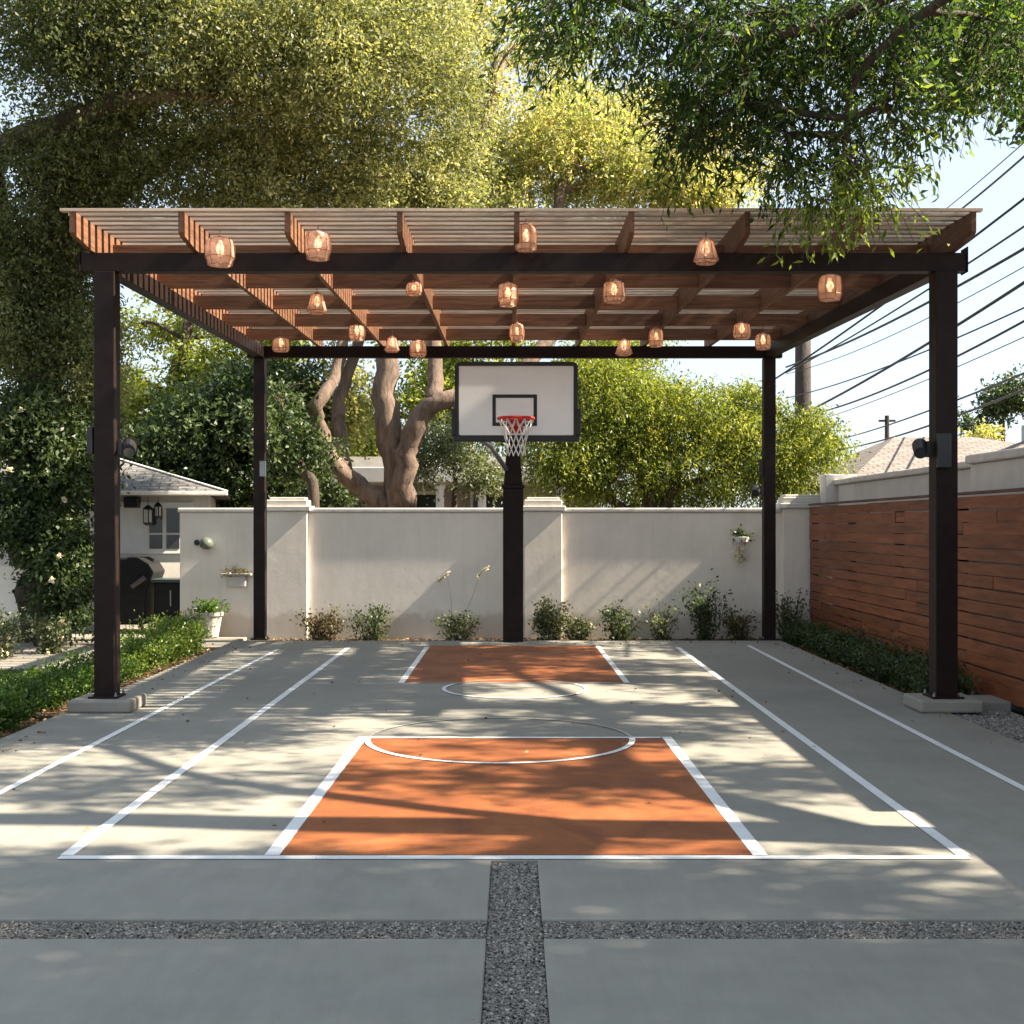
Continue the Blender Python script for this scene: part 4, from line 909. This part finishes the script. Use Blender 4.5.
# potted plants and fittings on the wall
p = ground(207, 640); 
def pot(px, d, z, r, h, label, m, n):
    x = (px-512)/F*d; e = empty('potted_plant', (x, d, z), label, 'plant pot')
    o = MB().lathe((x, d, z), [(r*.68, 0), (r*.95, h*.85), (r*1.05, h*.86), (r*1.05, h), (r*.9, h), (r*.86, h*.9)], 18); o.build('pot', POT, e, smooth=False)
    V, T, _ = twig_leaves([((x, d, z+h+r*.25), (r*1.1, r*1.0, r*.55), n)], 7, .06, .045, .5, .0, .1); quads_mesh('foliage', V, T, m, e)
pot(209, 18.3, -.02, .20, .36, 'pale pot with a mound of green leaves by the left wall end', L_HEDGE, 130)
pot(199, 18.45, -.02, .10, .34, 'narrow tall grey pot behind the pot with green mound', L_DARK, 6)
def wallfit(px, py, label, kind):
    c = at(px, py, WY-.08); e = empty('wall_planter' if kind else 'wall_light', (c.x, WY-.01, c.z), label, 'planter' if kind else 'wall light')
    if kind == 0:
        mb = MB(); mb.tube([(c.x-.16, WY-.02, c.z+.02), (c.x-.16, WY-.05, c.z+.02)], .045, 10); mb.tube([(c.x-.16, WY-.05, c.z+.02), (c.x, WY-.12, c.z+.03)], .014, 6); mb.build('bracket', BLACK, e)
        mb = MB(); mb.lathe((c.x, WY-.12, c.z-.08), [(.03, 0), (.09, .03), (.105, .09), (.08, .15), (.02, .18)], 12); mb.build('globe', m_plain('dull_green_glass', (.12, .14, .11), .25), e, smooth=True)
    elif kind == 1:
        mb = MB(); mb.box(c.x-.2, c.x+.25, WY-.16, WY-.001, c.z-.02, c.z+.01); mb.build('shelf', POT, e, bevel=.005)
        V, T, _ = twig_leaves([((c.x, WY-.1, c.z+.03), (.2, .05, .03), 40)], 6, .07, .05, .3, 0, .1); quads_mesh('foliage', V, T, L_RUST, e)
        mb = MB(); mb.box(c.x-.14, c.x+.16, WY-.06, WY-.001, c.z-.20, c.z-.021); mb.build('back_plate', COPING, e, bevel=.02)
    else:
        mb = MB(); mb.lathe((c.x, WY-.12, c.z-.10), [(.05, 0), (.10, .03), (.12, .10), (.11, .105)], 12); mb.build('bowl', WHITEP, e)
        V, T, _ = twig_leaves([((c.x, WY-.12, c.z+.03), (.12, .08, .07), 60)], 6, .07, .05, .5, 0, .1); quads_mesh('foliage', V, T, L_DARK, e)
        V, T, _ = twig_leaves([((c.x-.02, WY-.1, c.z-.26), (.06, .04, .10), 16)], 5, .06, .07, .6, .6, .1); quads_mesh('flower', V, T, L_FLOWER, e)
wallfit(207, 544, 'round green glass wall light on a bracket, left wall section', 0)
wallfit(235, 574, 'small wall shelf with dry sprigs left of the rear left post', 1)
wallfit(741, 537, 'little wall bowl with dark leaves and white blossom left of the rear right post', 2)

# ------------------------------------------------------------------ CAMERA, LIGHT, WORLD
cam = bpy.data.cameras.new('camera'); co = bpy.data.objects.new('camera', cam); COL.objects.link(co)
co.location = (0, 0, EYE); co.rotation_euler = (math.radians(90), 0, 0); cam.sensor_width = 36; cam.lens = F/1024*36
cam.shift_y = (CY-512)/1024; cam.clip_end = 2000; cam.clip_start = .1; S.camera = co
el, az = math.radians(SUN_EL), math.radians(SUN_AZ)
d = Vector((math.sin(az)*math.cos(el), math.cos(az)*math.cos(el), math.sin(el)))
sl = bpy.data.lights.new('sun', 'SUN'); sl.energy = 5.0; sl.angle = math.radians(.55); sl.color = (1, .87, .69)
so = bpy.data.objects.new('sun', sl); COL.objects.link(so); so.rotation_euler = d.to_track_quat('Z', 'Y').to_euler(); so.location = d*40
w = bpy.data.worlds.new('World'); S.world = w; w.use_nodes = True; nt = w.node_tree; bg = nt.nodes['Background']
sk = nt.nodes.new('ShaderNodeTexSky'); sk.sky_type = 'NISHITA'; sk.sun_disc = False; sk.sun_elevation = el; sk.sun_rotation = az
sk.air_density = 1.0; sk.dust_density = 1.2; sk.ozone_density = 1.0
nt.links.new(mixc(nt, .76, mixc(nt, 1.0, sk.outputs[0], (1.0, .97, .92), 'MULTIPLY'), (2.25, 2.58, 2.98)), bg.inputs[0]); bg.inputs[1].default_value = .095
S.view_settings.view_transform = 'Standard'; S.view_settings.look = 'None'; S.view_settings.exposure = 2.03
S.render.resolution_x = S.render.resolution_y = 1024
S.render.engine = 'CYCLES'
S.cycles.max_bounces = 5; S.cycles.diffuse_bounces = 2; S.cycles.transmission_bounces = 3; S.cycles.transparent_max_bounces = 6
